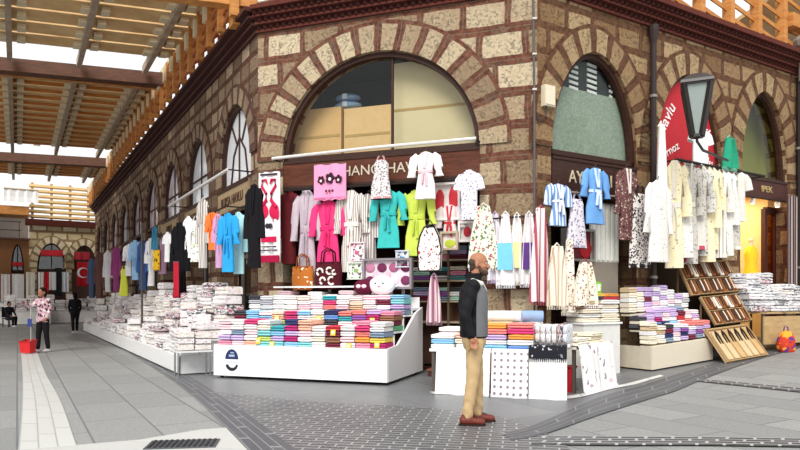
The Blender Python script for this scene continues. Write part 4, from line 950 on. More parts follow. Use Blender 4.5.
def garment(kind, f, box, o, mat, label, cat='garment', mat2=None, group=None, rz=None, bow=True, name=None, widen=1.0):
    x0, y0, x1, y1 = box; a, h1, t = f.px((x0 + x1) / 2, y0, o); a2, h0, t2 = f.px((x0 + x1) / 2, y1, o)
    if rz is None: W = abs(f.px(x1, y0, o)[0] - f.px(x0, y0, o)[0]); rz = f.rz
    else: W = (x1 - x0) * t / F_PX * 1.06
    W *= widen; H = h1 - h0; SEED[0] += 1; sd = SEED[0]; m2 = mat2 or mat
    nm = name or {'robe': 'hanging_robe', 'shirt': 'hanging_shirt', 'dress': 'hanging_dress', 'cloth': 'hanging_towel', 'coat': 'hanging_coat', 'apron': 'hanging_apron', 'romper': 'hanging_romper'}[kind]
    r = thing(nm, label, cat, f.W(a, h0, o), rz, group)
    D = min(.07, W * .17)
    if kind in ('robe', 'coat'):
        s = W * .30
        if kind == 'robe': prof = [(0, W * .33, D * .95), (H * .3, W * .29, D * .85), (H * .56, W * .22, D * .75), (H * .6, W * .22, D * .75), (H * .8, W * .27, D * .95), (H * .92, s, D * .7), (H * .97, s * .55, D * .5), (H, s * .25, D * .3)]
        else: prof = [(0, W * .36, D * 1.1), (H * .4, W * .33, D), (H * .8, W * .33, D), (H * .93, W * .32, D * .8), (H * .98, s * .5, D * .5), (H, s * .25, D * .3)]
        torso(r, prof, mat, sd, .013)
        sl = H * (.46 if kind == 'robe' else .58)
        for sg in (-1, 1): sleeve(r, [(sg * s * .85, 0, H * .935), (sg * W * .37, -.01, H * .86), (sg * W * .43, -.02, H * .93 - sl * .6), (sg * W * .44, -.015, H * .93 - sl)], [D * .8, D * 1.1, D * 1.15, D * 1.3], mat)
        neck_strip(r, H, s * .3, H * .36, m2, W * .035)
        if kind == 'robe':
            m = MB(); m.loft([oval(H * .555, W * .235, D * .95), oval(H * .605, W * .235, D * .95)]); bl = m.build('belt', m2, r, True)
            if bow:
                for dx, L in ((-.03, .26), (.035, .32)):
                    m = MB(); m.tube([(dx * .3, -D * 1.05, H * .58), (dx, -D * 1.25, H * .5), (dx * 1.3, -D * 1.15, H * (.58 - L))], [W * .03, W * .04, W * .045], 6); m.build('belt_end', m2, r, True)
    elif kind == 'shirt':
        torso(r, [(0, W * .33, D), (H * .4, W * .31, D * .9), (H * .75, W * .32, D), (H * .92, W * .33, D * .75), (H * .97, W * .17, D * .5), (H, W * .1, D * .3)], mat, sd, .007)
        for sg in (-1, 1): sleeve(r, [(sg * W * .28, 0, H * .9), (sg * W * .38, -.01, H * .8), (sg * W * .45, -.015, H * .6)], [D * .75, D * 1.05, D * 1.15], mat)
        m = MB(); m.loft([oval(H * .965, W * .14, D * .6), oval(H * .995, W * .115, D * .5)]); m.build('neckband', m2, r, True)
    elif kind == 'dress':
        torso(r, [(0, W * .47, D * 1.1), (H * .3, W * .42, D), (H * .62, W * .3, D * .8), (H * .82, W * .32, D * .8), (H * .9, W * .22, D * .6)], mat, sd, .010)
        for sg in (-1, 1): m = MB(); m.tube([(sg * W * .17, -D * .3, H * .88), (sg * W * .13, 0, H * .97), (sg * W * .07, 0, H)], W * .035, 6); m.build('strap', m2, r, True)
        m = MB(); m.loft([oval(0.0, W * .475, D * 1.14), oval(H * .045, W * .468, D * 1.12)]); m.build('hem', m2, r, True)
    elif kind == 'romper':
        torso(r, [(H * .42, W * .27, D), (H * .6, W * .25, D), (H * .85, W * .28, D), (H * .94, W * .25, D * .7), (H, W * .1, D * .3)], mat, sd, .006)
        for sg in (-1, 1):
            sleeve(r, [(sg * W * .2, 0, H * .92), (sg * W * .36, 0, H * .84), (sg * W * .46, 0, H * .72)], [D * .7, D * .95, D], mat)
            m = MB(); m.loft([oval(z, hw, D * .9, 16, cx) for z, hw, cx in ((0, W * .1, sg * W * .19), (H * .2, W * .12, sg * W * .17), (H * .45, W * .14, sg * W * .13))]); m.build('leg', m2, r, True)
    else:
        n = 22; ru = random.Random(sd); top = 1.0 if kind == 'cloth' else .4; k1, k2, p1, p2 = ru.uniform(14, 22) / max(W, .2) * .6, ru.uniform(30, 44) / max(W, .2) * .4, ru.uniform(0, 6), ru.uniform(0, 6)
        rings = []
        for i in range(13):
            z = H * i / 12; e = i / 12; ww = W * (1 - (1 - top) * e ** 1.6); am = .018 * (1 - .6 * e) if kind == 'cloth' else .045 * (1 - .3 * e)
            fr, bk = [], []
            for j in range(n + 1):
                x = ww * (j / n - .5); y = am * (math.sin(k1 * x * W / ww + p1) + .5 * math.sin(k2 * x * W / ww + p2 + e)); zz = z + (.01 * math.sin(x * 40 + p1) if i == 0 else 0)
                fr.append(V((x, y - .008, zz))); bk.append(V((x, y + .008, zz)))
            rings.append(fr + bk[::-1])
        m = MB(); m.loft(rings); m.build('cloth', mat, r, True)
        if kind == 'apron':
            m = MB(); m.tube([(-W * .2, 0, H * .97), (0, .0, H + .05), (W * .2, 0, H * .97)], .012, 6); m.build('strap', m2, r, True)
            q = MB()
            for j in range(12): x = W * (-.47 + .94 * j / 11); q.tube([(x, 0, .01), (x + .004, 0, -.06)], [.010, .006], 5)
            q.build('fringe', m2, r)
        else:
            m = MB(); m.tube([(-W * .5, 0, H), (W * .5, 0, H)], .012, 6); m.build('pole', M('#6a5d52', .5), r)
            m = MB(); m.box((0, -.03, H * .06), (W * .98, .012, H * .025)); m.build('border', m2, r)
    if kind not in ('cloth', 'apron'): hanger(r, H, W * .28)
    r['_w'] = W; r['_h'] = H
    return r
P_ = lambda c: M(c, .85, .15, 0, .16)
STRIPE = STR('#e9e2da', '#8f8682', 26, 0, .55)
# --- the wide arch
g = garment('cloth', FF, (259, 172, 280, 262), .32, P_('#f5eeee'), 'white and red hanging towel with two flamingos on the stone beside the arch', 'towel', P_('#c9234e'))
W_, H_ = g['_w'], g['_h']; RD = P_('#cf2350')
for sg in (-1, 1):                                # a pair of flamingos facing one another
    m = MB(); pts = [(sg * W_ * .38, -.034, H_ * .60), (sg * W_ * .12, -.034, H_ * .68), (sg * W_ * .12, -.034, H_ * .76), (sg * W_ * .33, -.034, H_ * .84), (sg * W_ * .30, -.034, H_ * .91), (sg * W_ * .14, -.034, H_ * .91), (sg * W_ * .06, -.034, H_ * .86)]
    m.tube(pts, [.04, .034, .028, .026, .026, .03, .01], 8); m.ell((sg * W_ * .25, -.03, H_ * .56), (W_ * .23, .018, H_ * .085), 12, 8); m.ell((sg * W_ * .4, -.03, H_ * .53), (W_ * .09, .014, H_ * .07), 10, 6); m.tube([(sg * W_ * .22, -.03, H_ * .5), (sg * W_ * .2, -.03, H_ * .44)], .008, 5); m.build('flamingo', RD, g, True)
m = MB()
for cx in (-.06, .06): m.ell((W_ * cx * 1.2, -.03, H_ * .4), (W_ * .1, .012, H_ * .03), 10, 6)
m.build('heart', P_('#3a3338'), g, True); m = MB(); m.box((0, -.03, H_ * .25), (W_ * .72, .012, H_ * .06)); m.build('word_band', RD, g)
for lw, lz, lh in ((.8, .13, .012), (.7, .17, .01), (.8, .97, .02)): m = MB(); m.box((0, -.03, H_ * lz), (W_ * lw, .014, H_ * lh)); m.build('printed_line', P_('#3a3338'), g)
m = MB(); m.box((0, -.028, H_ * .03), (W_ * 1.0, .02, H_ * .07)); m.build('hem_band', P_('#b01c44'), g)
garment('coat', FF, (279, 190, 299, 264), -.02, P_('#5e1d22'), 'dark maroon long robe hanging next to the flamingo towel')
garment('robe', FF, (294, 190, 320, 286), .1, P_('#c3b4bd'), 'lilac grey robe hanging between the maroon robe and the hot pink one', mat2=P_('#b3a2ad'), widen=1.1)
g = garment('robe', FF, (312, 200, 345, 268), .14, P_('#ec3f7d'), 'hot pink robe hanging below the printed pink top', mat2=P_('#dd2f70'), widen=1.1)
g = garment('cloth', FF, (314, 164, 346, 200), .3, P_('#f39bc0'), 'light pink top with three dark flower prints in front of the brown sign', 'top', P_('#e87aa8'), name='hanging_blouse')
W_, H_ = g['_w'], g['_h']
for cx, cz, q in ((-.26, .56, .11), (.02, .6, .14), (.28, .56, .11)):
    m = MB()
    for k in range(5): m.ell((W_ * (cx + q * .62 * math.cos(k * 1.257 + cx)), -.03, H_ * (cz + q * .66 * math.sin(k * 1.257 + cx))), (W_ * q * .46, .010, H_ * q * .5), 10, 6)
    hd = m.build('print_patch', P_('#3a2430'), g, True); m = MB(); m.ell((W_ * cx, -.04, H_ * (cz - .03)), (W_ * q * .34, .008, H_ * q * .36), 12, 8); m.build('print_centre', P_('#f0d0d6' if cx else '#c8304a'), hd, True)
m = MB()
for k in range(3): m.box((W_ * (-.1 + .1 * k), -.03, H_ * .25), (W_ * .06, .012, H_ * .06))
m.build('print_mark', P_('#5b2a40'), g)
garment('robe', FF, (337, 190, 366, 272), .16, STRIPE, 'cream and grey striped robe hanging next to the hot pink robe', mat2=P_('#e7dfd6'), widen=1.1)
garment('coat', FF, (357, 194, 379, 262), .08, STR('#ded5cf', '#8c7f80', 20, 0, .5), 'grey striped robe half hidden behind the cream striped robe', mat2=P_('#a99c9c'))
garment('dress', FF, (370, 156, 392, 199), .32, PRT('#ddd7d5', '#5f5560', '#8f8790', 26, .45), 'small grey printed dress hanging across the sign letters', mat2=P_('#c98f96'))
garment('robe', FF, (373, 190, 404, 248), .2, P_('#3fb9b4'), 'teal robe with a tied belt under the brown sign', mat2=P_('#36a8a6'), widen=1.12)
garment('robe', FF, (400, 190, 433, 256), .12, P_('#cbdc5e'), 'lime green robe with belt next to the teal robe', mat2=P_('#bccd50'), widen=1.1)
garment('robe', FF, (410, 152, 441, 199), .34, P_('#f3ebea'), 'white child robe with pink sleeves hanging at the end of the sign', mat2=P_('#efc3cc'))
garment('shirt', FF, (456, 170, 482, 220), .28, PRT('#ece6ee', '#9a8fb0', '#6e6a78', 22, .38), 'white and lilac printed nightshirt hanging at the edge of the arch')
garment('robe', FF, (438, 205, 462, 248), -.1, P_('#e9dcdc'), 'pale robe with red trim under the boxed red robe', mat2=P_('#c9353f'), widen=1.1)
garment('apron', FF, (468, 206, 499, 268), .3, PRT('#e9e7d6', '#5f7d4d', '#b05a66', 16, .42), 'green and pink leaf print shawl hanging at the pier edge', 'shawl', name='hanging_shawl')
for (x0, y0, x1, y1, o, c, c2, lb) in ((488, 214, 502, 280, .22, '#e6e2ea', '#c9b6d0', 'pale lilac tea towel at the start of the row on the corner pier'), (497, 214, 514, 285, .3, '#79c3dc', '#eef1f2', 'sky blue fringed tea towel on the corner pier'), (510, 215, 524, 282, .24, '#ece0a0', '#f4f0e2', 'pale yellow fringed tea towel on the corner pier'), (521, 214, 537, 284, .3, '#5c3a7c', '#efeaf2', 'purple and white fringed tea towel on the corner pier'), (533, 212, 545, 280, .24, '#eadbe2', '#d9a6ba', 'pink edged white tea towel at the end of the pier row')):
    g = garment('apron', FF, (x0, y0, x1, y1), o, P_('#f0ecec') if c in ('#79c3dc', '#5c3a7c', '#ece0a0') else P_(c), lb, 'towel', P_(c2), name='hanging_tea_towel', widen=1.15)
    W_, H_ = g['_w'], g['_h']; m = MB(); m.box((0, -.045, H_ * .4), (W_ * .78, .014, H_ * .38)); m.build('panel', P_(c), g)
rail(FF, [(4.55, 2.72, .26), (LF + .1, 2.75, .26)], .014, BLACKW, 'thin rail with tea towels on the corner pier')
# packaged robes and bags
def bag(f, box, o, mat, mat2, label, name='fabric_bag', round_=False, marks=()):
    x0, y0, x1, y1 = box; a, h1, t = f.px((x0 + x1) / 2, y0, o); _, h0, _ = f.px((x0 + x1) / 2, y1, o); W = abs(f.px(x1, y0, o)[0] - f.px(x0, y0, o)[0]); H = (h1 - h0)
    r = thing(name, label, 'bag', f.W(a, h0, o), f.rz); bh = H * .66
    m = MB(); m.loft(crumple([oval(z, hw, hd) for z, hw, hd in ((0, W * .42, W * .17), (bh * .08, W * .48, W * .2), (bh * .55, W * .5, W * .2), (bh * .92, W * .46, W * .14), (bh, W * .44, W * .10))], 5, .006)); m.build('body', mat, r, True)
    for yy in (-.05, .05):
        m = MB(); m.tube([(-W * .24, yy - W * .02, bh * .9), (-W * .2, yy, H * .9), (0, yy, H), (W * .2, yy, H * .9), (W * .24, yy - W * .02, bh * .9)], .013, 6); m.build('handle', mat2, r, True)
    m = MB()
    for cx, cz, q in marks: m.tube([(W * (cx + q * .8 * math.cos(a)), -W * .205, bh * (cz + q * math.sin(a))) for a in [.4 + k * .5 + cx * 3 for k in range(10)]], W * .035, 6)
    if marks: m.build('motif', mat2 if name == 'x' else M('#efe6dc', .8), r, True)
    m = MB(); m.loft([oval(bh * .955, W * .458, W * .135), oval(bh * 1.0, W * .45, W * .112)]); m.build('rim', mat2, r, True)
    return r
LZ = FF.px(330, 290, -.1)[1]
bag(FF, (292, 254, 314, 290), .26, PRT('#b56a2c', '#efe0cc', '#6d3a18', 12, .35), P_('#8a4a20'), 'orange brown fabric bag with pale motifs on the white ledge')
bag(FF, (315, 248, 342, 289), .26, P_('#4d1520'), P_('#3a0f18'), 'dark maroon tote bag with white motifs on the white ledge', marks=((-.22, .62, .13), (.12, .66, .12), (.3, .6, .08), (-.12, .3, .12), (.2, .3, .14)))
g = thing('hanging_bag', 'white bag printed with dark and red motifs and black piping by the lime robe', 'bag', FF.W(FF.px(430, 222, .26)[0], FF.px(430, 271, .26)[1], .26), FF.rz)
m = MB(); m.prism([(-.2, .03), (-.17, 0), (.17, 0), (.2, .03), (.215, .4), (.17, .62), (.09, .78), (-.09, .78), (-.17, .62), (-.215, .4)], -.05, .05); m.build('body', PRT('#efe8e2', '#5b3b40', '#b9404e', 17, .36), g)
m = MB(); m.tube([(-.2, -.055, .03), (-.17, -.055, 0), (.17, -.055, 0), (.2, -.055, .03), (.215, -.055, .4), (.17, -.055, .62), (.09, -.055, .78), (-.09, -.055, .78), (-.17, -.055, .62), (-.215, -.055, .4), (-.2, -.055, .03)], .014, 6); m.build('piping', P_('#2a2022'), g)
m = MB(); m.tube([(-.09, 0, .77), (0, 0, .9), (.09, 0, .77)], .012, 6); m.build('handle', P_('#2a2022'), g)
def boxed(f, box, o, label, back, inner, name='display_box', cols=(), cat='box', tilt=0.0, dep=.12):
    x0, y0, x1, y1 = box; a0, h1, _ = f.px(x0, y0, o); a1, h0, _ = f.px(x1, y1, o); W, H = a1 - a0, h1 - h0
    r = thing(name, label, cat, f.W((a0 + a1) / 2, h0, o), f.rz)
    m = MB(); m.box((0, 0, H / 2), (W - .04, .02, H - .04)); m.build('backing', inner, r)
    m = MB()
    for z in (.02, H - .02): m.box((0, -.03, z), (W, dep, .04 if dep > .06 else .015))
    for x in (-W / 2 + .02, W / 2 - .02): m.box((x, -.03, H / 2), (.04 if dep > .06 else .015, dep, H - .08))
    m.build('frame', back, r)
    for cx, cz, sx, sz, c in cols:
        m = MB(); m.ell((W * cx, -.022, H * cz), (W * sx, .016, H * sz), 12, 8); m.build('content', P_(c), r, True)
    return r
rows = [(-.36 + .24 * i, z, .1, .15, c) for z, i, c in [(.28, 0, '#6f2c4e'), (.28, 1, '#b56a8c'), (.28, 2, '#e9d5de'), (.28, 3, '#7c3a5c'), (.7, 0, '#c0809c'), (.7, 1, '#6f2f50'), (.7, 2, '#a85f80'), (.7, 3, '#632845')]]
boxed(FF, (364, 259, 413, 289), .3, 'open grey display tray of pink and mauve slippers behind the towel stall', M('#8a8285', .5), M('#e3d3db', .7), 'display_tray', rows)
boxed(FF, (433, 184, 461, 220), -.12, 'white boxed red robe hanging on the dark shelf front', M('#efeae8', .5), M('#e9e4e2', .6), 'display_box', ((-.24, .5, .17, .34, '#cf3d46'), (.24, .55, .17, .36, '#cf3d46'), (0, .45, .1, .3, '#efe6e4')))
boxed(FF, (459, 222, 476, 242), -.12, 'small white boxed red towel beside the leaf print shawl', M('#e6e0dc', .5), M('#dcd6d2', .6), 'display_box', ((0, .5, .22, .25, '#c23a46'),))
boxed(FF, (441, 232, 459, 250), -.06, 'small box with lime green label under the pale robe', M('#b9a890', .6), M('#d9d3c6', .6), 'display_box', ((0, .35, .35, .22, '#b9c94a'),))
# paper pictures behind the teal robe
for k, (bx, c1, c2, lb) in enumerate((((396, 250, 410, 268), '#dfe8ee', '#3f7fae', 'pale blue paper notice with blue print below the teal robe'), ((350, 242, 366, 262), '#efe2e4', '#b8607a', 'small pink printed card below the striped robe'), ((348, 262, 366, 280), '#e9efe2', '#8aa562', 'small green printed card on the ledge below the striped robe'))):
    boxed(FF, bx, .3, lb, M(c1, .5), PRT(c1, c2, '#6f5f66', 14, .5), 'printed_card', (), 'card', dep=.05)
# white plush head and maroon plush cap on top of the towels
p = stall_pt(2.62, 1.2, 1.42)
pl = thing('plush_cushion', 'round white plush cushion with small dark eyes and a pink ear on the towel stacks', 'cushion', p, FF.rz)
m = MB(); m.ell((0, 0, .17), (.24, .16, .17), 20, 12); m.build('body', P_('#f3efee'), pl, True)
for sx in (-.07, .07): m = MB(); m.ell((sx, -.15, .2), (.016, .012, .018), 8, 6); m.build('eye', M('#241d20', .3), pl, True)
m = MB(); m.ell((0, -.16, .15), (.03, .014, .016), 8, 6); m.build('nose', P_('#e59aae'), pl, True)
for sx in (-.12, .12): m = MB(); m.ell((sx, 0, .35), (.05, .03, .09), 10, 8); m.build('ear', P_('#eab3c2'), pl, True)
pl = thing('plush_hat', 'maroon round cap with a pale bow beside the white plush cushion', 'hat', stall_pt(2.28, 1.2, 1.42), FF.rz)
m = MB(); m.ell((0, 0, .14), (.19, .15, .14), 18, 10); m.build('body', P_('#5d1832'), pl, True)
for sx in (-1, 1): m = MB(); m.ell((sx * .05, -.14, .15), (.05, .02, .035), 8, 6); m.build('bow', P_('#e9d3da'), pl, True)

# --- the corner doorway on the side street
garment('robe', FR, (546, 184, 570, 226), .3, STR('#6f93c9', '#dbe4f0', 14, 0, .5), 'small blue and white striped robe hanging nearest the corner pier', mat2=P_('#eef1f5'))
garment('robe', FR, (582, 168, 608, 224), .36, P_('#6c9fd8'), 'bright blue robe hanging over the dark sign letters', mat2=P_('#cfdff2'))
garment('dress', FR, (566, 194, 587, 248), .28, PRT('#d9d3da', '#6c6480', '#9b8fa8', 20, .42), 'grey and mauve printed dress beside the small striped robe', mat2=P_('#a39ab0'))
garment('coat', FR, (616, 168, 637, 240), .3, PRT('#6e4a48', '#c9b3a8', '#3a2426', 24, .4), 'dark brown printed robe hanging below the end of the dark sign', mat2=P_('#e6ded8'))
garment('dress', FR, (629, 186, 651, 268), .36, PRT('#e2dcd8', '#1f1a1c', '#4a4042', 22, .5), 'black and white patterned dress by the drainpipe', mat2=P_('#2a2325'))
for k, (x0, y0, x1, y1, o, mt, c2, lb) in enumerate(((532, 208, 550, 302, .3, STR('#ecd9da', '#a8505f', 10, 0, .6), '#b05a68', 'white and dark pink striped bath wrap on the corner of the pier'), (548, 246, 566, 306, .5, STR('#efe4d2', '#c2a58c', 16, 0, .7), '#efe4d2', 'cream bath wrap with tan stripes in front of the corner doorway'), (562, 240, 577, 312, .45, PRT('#ece4d6', '#9c7f6c', '#8a4a4a', 18, .4), '#e9dfcf', 'cream dotted bath wrap in front of the corner doorway'), (574, 262, 596, 306, .55, PRT('#eee5d3', '#b08a6a', '#7f5a48', 15, .36), '#8a5a50', 'cream embroidered bath wrap above the patterned cloths'))):
    garment('apron', FR, (x0, y0, x1, y1), o, mt, lb, 'wrap', P_(c2), name='hanging_wrap', widen=1.1)
pz = thing('folding_screen', 'white ribbed panel leaning in the corner doorway', 'panel', FR.W(FR.px(605, 260, -.1)[0], FR.px(605, 262, -.1)[1], -.12), FR.rz)
m = MB(); m.box((0, 0, .55), (.75, .04, 1.1)); m.build('panel', M('#d5d5cd', .6), pz)
for k in range(6): m = MB(); m.box((-.31 + .125 * k, -.03, .55), (.05, .03, 1.04)); m.build('rib', M('#ecece6', .6), pz)
m = MB(); m.box((0, 0, -.55), (.7, .05, 1.1)); m.build('leg', M('#8d8478', .6), pz)
boxed(FR, (562, 228, 592, 262), -.12, 'red and dark boxed towel sets stacked inside the corner doorway', M('#8e8a86', .5), M('#6b1f25', .6), 'display_box', ((-.25, .6, .2, .25, '#e0602f'), (.25, .4, .2, .3, '#b02a30')))
# --- white garments on the stout rail
WH_MATS = [PRT('#e6e2da', '#9a958c', '#c3bcae', 22, .3), P_('#d9d5cd'), PRT('#ecdfb8', '#b0a585', '#d3b76a', 18, .3), PRT('#e3e0da', '#a39e96', '#c4bfb6', 15, .3), PRT('#d6d2cb', '#77736d', '#a19c94', 24, .38), STR('#e8e4dd', '#a8a297', 16, 0, .62), PRT('#c5c0b8', '#77736d', '#9d978f', 20, .36), STR('#e6e1d8', '#b3ac9f', 24, 0, .6)]
garment('coat', FR, (645, 180, 671, 262), .75, PRT('#e6e3dd', '#b5b0a7', '#c9c4bb', 18, .26), 'white gauze robe standing out nearest the drainpipe', mat2=P_('#e6e2da'), name='hanging_robe')
garment('apron', FR, (654, 124, 668, 232), .62, P_('#f2efe9'), 'long white gauze cloth hanging beside the red banner', 'cloth', name='hanging_shawl')
garment('shirt', FR, (689, 128, 712, 166), .5, P_('#f3f0ec'), 'white blouse hanging on the red banner beneath the lantern')
garment('apron', FR, (722, 138, 737, 168), .6, P_('#2f9a78'), 'green scarf hung at the far end of the white garments', 'scarf', P_('#7fc4a8'), name='hanging_scarf')
xs_ = [(664, 684, 268), (672, 690, 258), (680, 698, 264), (687, 703, 250), (693, 708, 256), (699, 714, 262), (704, 718, 250), (709, 723, 258), (714, 727, 252), (719, 732, 256), (724, 737, 250), (729, 745, 246)]
ks = ['robe', 'dress', 'robe', 'dress', 'robe', 'coat', 'robe', 'dress', 'robe', 'coat', 'dress', 'shirt']
for k, (x0, x1, y1) in enumerate(xs_):
    garment(ks[k], FR, (x0 - 2, 160 + (x0 - 664) * .17, x1 + 3, y1 if k < 11 else 222), .5, WH_MATS[(k * 3) % 8] if k not in (0, 5) else PRT('#efe3bd', '#c9ba8c', '#a89f8a', 14, .26), 'white ' + ks[k] + ', ' + ORD[k] + ' from the drainpipe on the stout black rail', 'garment', P_('#dcd6cc') if k not in (3, ) else P_('#b84a5e'), 'white garments on the stout black rail', name='hanging_' + ks[k], rz=-.42)
garment('dress', FR, (670, 186, 686, 262), .45, P_('#a83f52'), 'dark rose dress showing between the white robes', mat2=P_('#8c3043'))
# mannequin dress in the golden doorway
mq = thing('dress_mannequin', 'yellow dress on a stand in the golden doorway', 'mannequin', FR.W(FR.px(751, 270, -.4)[0], .42, -.4), FR.rz)
m = MB(); m.loft([oval(z, a, b) for z, a, b in ((.85, .3, .2), (1.1, .27, .18), (1.5, .2, .14), (1.75, .15, .1), (1.95, .19, .12), (2.1, .17, .09), (2.17, .06, .05))]); m.build('dress', P_('#e9c32e'), mq, True)
m = MB(); m.lathe([(.17, 0), (.17, .02), (.03, .05), (.02, .9)], n=12); m.build('stand', M('#3a2a20', .5), mq)
m = MB(); m.lathe([(.045, 2.15), (.04, 2.25), (.06, 2.3), (.03, 2.36)], n=10); m.build('neck_cap', M('#d9c6a2', .5), mq)
# pink quilted cover hung beyond the facade end
g = garment('cloth', FR, (793, 84, 812, 158), -.1, P_('#cfa3b4'), 'pink cover hanging high beyond the end drainpipe', 'cover', P_('#b88a9c'), name='hanging_cover')
for k, (x0, y0, x1, y1, c) in enumerate(((787, 196, 797, 292, '#4a3436'), (796, 188, 810, 290, '#7a7478'))):
    garment('cloth', FR, (x0, y0, x1, y1), -.15 if k else .2, STR(c, '#a59a94', 9, 0, .6), ('dark', 'grey')[k] + ' striped rug hanging past the golden doorway', 'rug', P_(c), name='hanging_rug')

# --- the arcade side, seen along the wall
RZ = FL.rz + .62
LG = [('coat', 246, 184, 263, 268, .62, P_('#18161a'), 'black long coat hanging at the corner end of the arcade'),
      ('coat', 232, 212, 246, 274, .5, P_('#a9d6da'), 'pale aqua robe hanging beside the black coat'),
      ('robe', 219, 213, 238, 272, .75, P_('#2f9edb'), 'bright blue robe hanging second back from the black coat'),
      ('robe', 213, 214, 224, 268, .7, P_('#c89ac0'), 'lilac pink robe between the orange and the blue robes'),
      ('robe', 206, 212, 219, 250, .7, P_('#ee7a3a'), 'orange child robe on the arcade rail'),
      ('coat', 197, 198, 209, 268, .75, STR('#d9d2cc', '#8d8680', 20, 0, .6), 'long grey striped robe beside the orange child robe'),
      ('dress', 190, 216, 201, 262, .7, PRT('#e6e6e0', '#7d8a86', '#a9b36a', 14, .36), 'white and green printed dress under the second tan sign'),
      ('shirt', 183, 216, 194, 258, .7, P_('#eeecea'), 'white shirt under the second tan sign'),
      ('coat', 171, 222, 189, 298, .85, P_('#121116'), 'black long gown hanging far along the arcade'),
      ('cloth', 173, 262, 179, 298, 1.0, P_('#b02436'), 'narrow red towel hanging in front of the black gown'),
      ('shirt', 163, 232, 172, 262, .75, P_('#efeef0'), 'white shirt next to the black gown'),
      ('dress', 158, 236, 167, 274, .75, P_('#8f6f86'), 'mauve dress deep along the arcade rail'),
      ('cloth', 153, 250, 160, 270, .9, PRT('#e3b32a', '#3a2a14', None, 9, .3), 'yellow printed towel hanging from the arcade rail'),
      ('coat', 152, 226, 158, 262, .8, P_('#3f7f9c'), 'teal blue robe above the yellow printed towel'),
      ('robe', 146, 238, 156, 286, .8, P_('#e8e6e8'), 'pale robe beyond the yellow printed towel'),
      ('coat', 138, 240, 148, 290, .85, P_('#3c5a92'), 'navy blue robe deep along the arcade'),
      ('robe', 130, 240, 141, 280, .9, P_('#9cc3e6'), 'light blue robe deep along the arcade'),
      ('robe', 124, 244, 134, 276, .95, P_('#e7e4ea'), 'white robe beyond the light blue robe'),
      ('dress', 119, 266, 129, 296, 1.0, P_('#d6da4e'), 'yellow green dress low along the arcade'),
      ('coat', 112, 246, 121, 292, .95, P_('#8d3f72'), 'plum robe near the far end of the arcade'),
      ('coat', 104, 250, 112, 292, 1.0, P_('#d9d3d6'), 'pale grey robe near the far end of the arcade'),
      ('coat', 95, 252, 104, 300, 1.05, P_('#6b4a44'), 'brown robe at the far end of the arcade'),
      ('coat', 88, 258, 96, 298, 1.1, P_('#4a5b78'), 'slate blue robe at the very end of the arcade wall')]
for kd, x0, y0, x1, y1, o, mt, lb in LG: garment(kd, FL, (x0, y0, x1, y1), o, mt, lb, rz=RZ if x0 > 150 else FL.rz + .75, widen=1.12)
# --- textiles and flags at the closed end
g = garment('cloth', FE, (77, 262, 93, 286), .5, P_('#c4202c'), 'red flag with white crescent and star on the far stone wall', 'flag', P_('#b41a26'), name='hanging_flag')
W_, H_ = g['_w'], g['_h']; m = MB(); cr = []
A1 = [(.32 * math.cos(a), .32 * math.sin(a)) for a in [PI * (.2 + 1.6 * k / 16) for k in range(17)]]; A2 = [(.07 + .26 * math.cos(a), .26 * math.sin(a)) for a in [PI * (1.8 - 1.6 * k / 16) for k in range(17)]]
m.prism([(-.12 + x, H_ * .55 + z) for x, z in A1 + A2], -.05, -.035); m.build('crescent', M('#f4f1f0', .8), g)
m = MB(); m.prism([(.3 + (.13 if k % 2 == 0 else .055) * math.cos(PI * k / 5), H_ * .55 + (.13 if k % 2 == 0 else .055) * math.sin(PI * k / 5)) for k in range(10)], -.05, -.035); m.build('star', M('#f4f1f0', .8), g)
for k, (x0, y0, x1, y1, c, lb) in enumerate(((38, 272, 44, 296, '#efece9', 'white curtain'), (43, 272, 49, 292, '#c62a34', 'red curtain'), (48, 272, 56, 290, '#f0edea', 'white curtain'), (55, 268, 62, 296, '#24262c', 'black curtain'), (62, 272, 69, 292, '#dfe4ea', 'pale blue curtain'), (26, 272, 35, 300, '#e9e2d3', 'cream curtain'), (12, 274, 24, 300, '#efecea', 'broad white curtain'), (1, 274, 10, 300, '#e6e0dd', 'pale curtain'))):
    garment('cloth', FE, (x0, y0, x1, y1), .45, P_(c), lb + ' hanging at the far end, ' + ORD[k] + ' of the row there', 'curtain', P_(c), name='hanging_curtain')
for k, (x0, x1, y0, y1, c) in enumerate(((41, 63, 250, 256, '#c8343c'), (12, 23, 262, 266, '#b92c30'), (74, 90, 252, 260, '#a8323c'))):
    garment('cloth', FE, (x0, y0, x1, y1), .05, P_(c), 'red pennant across the ' + ('middle', 'brown wall', 'last')[k] + ' far arch', 'pennant', P_(c), name='hanging_pennant')
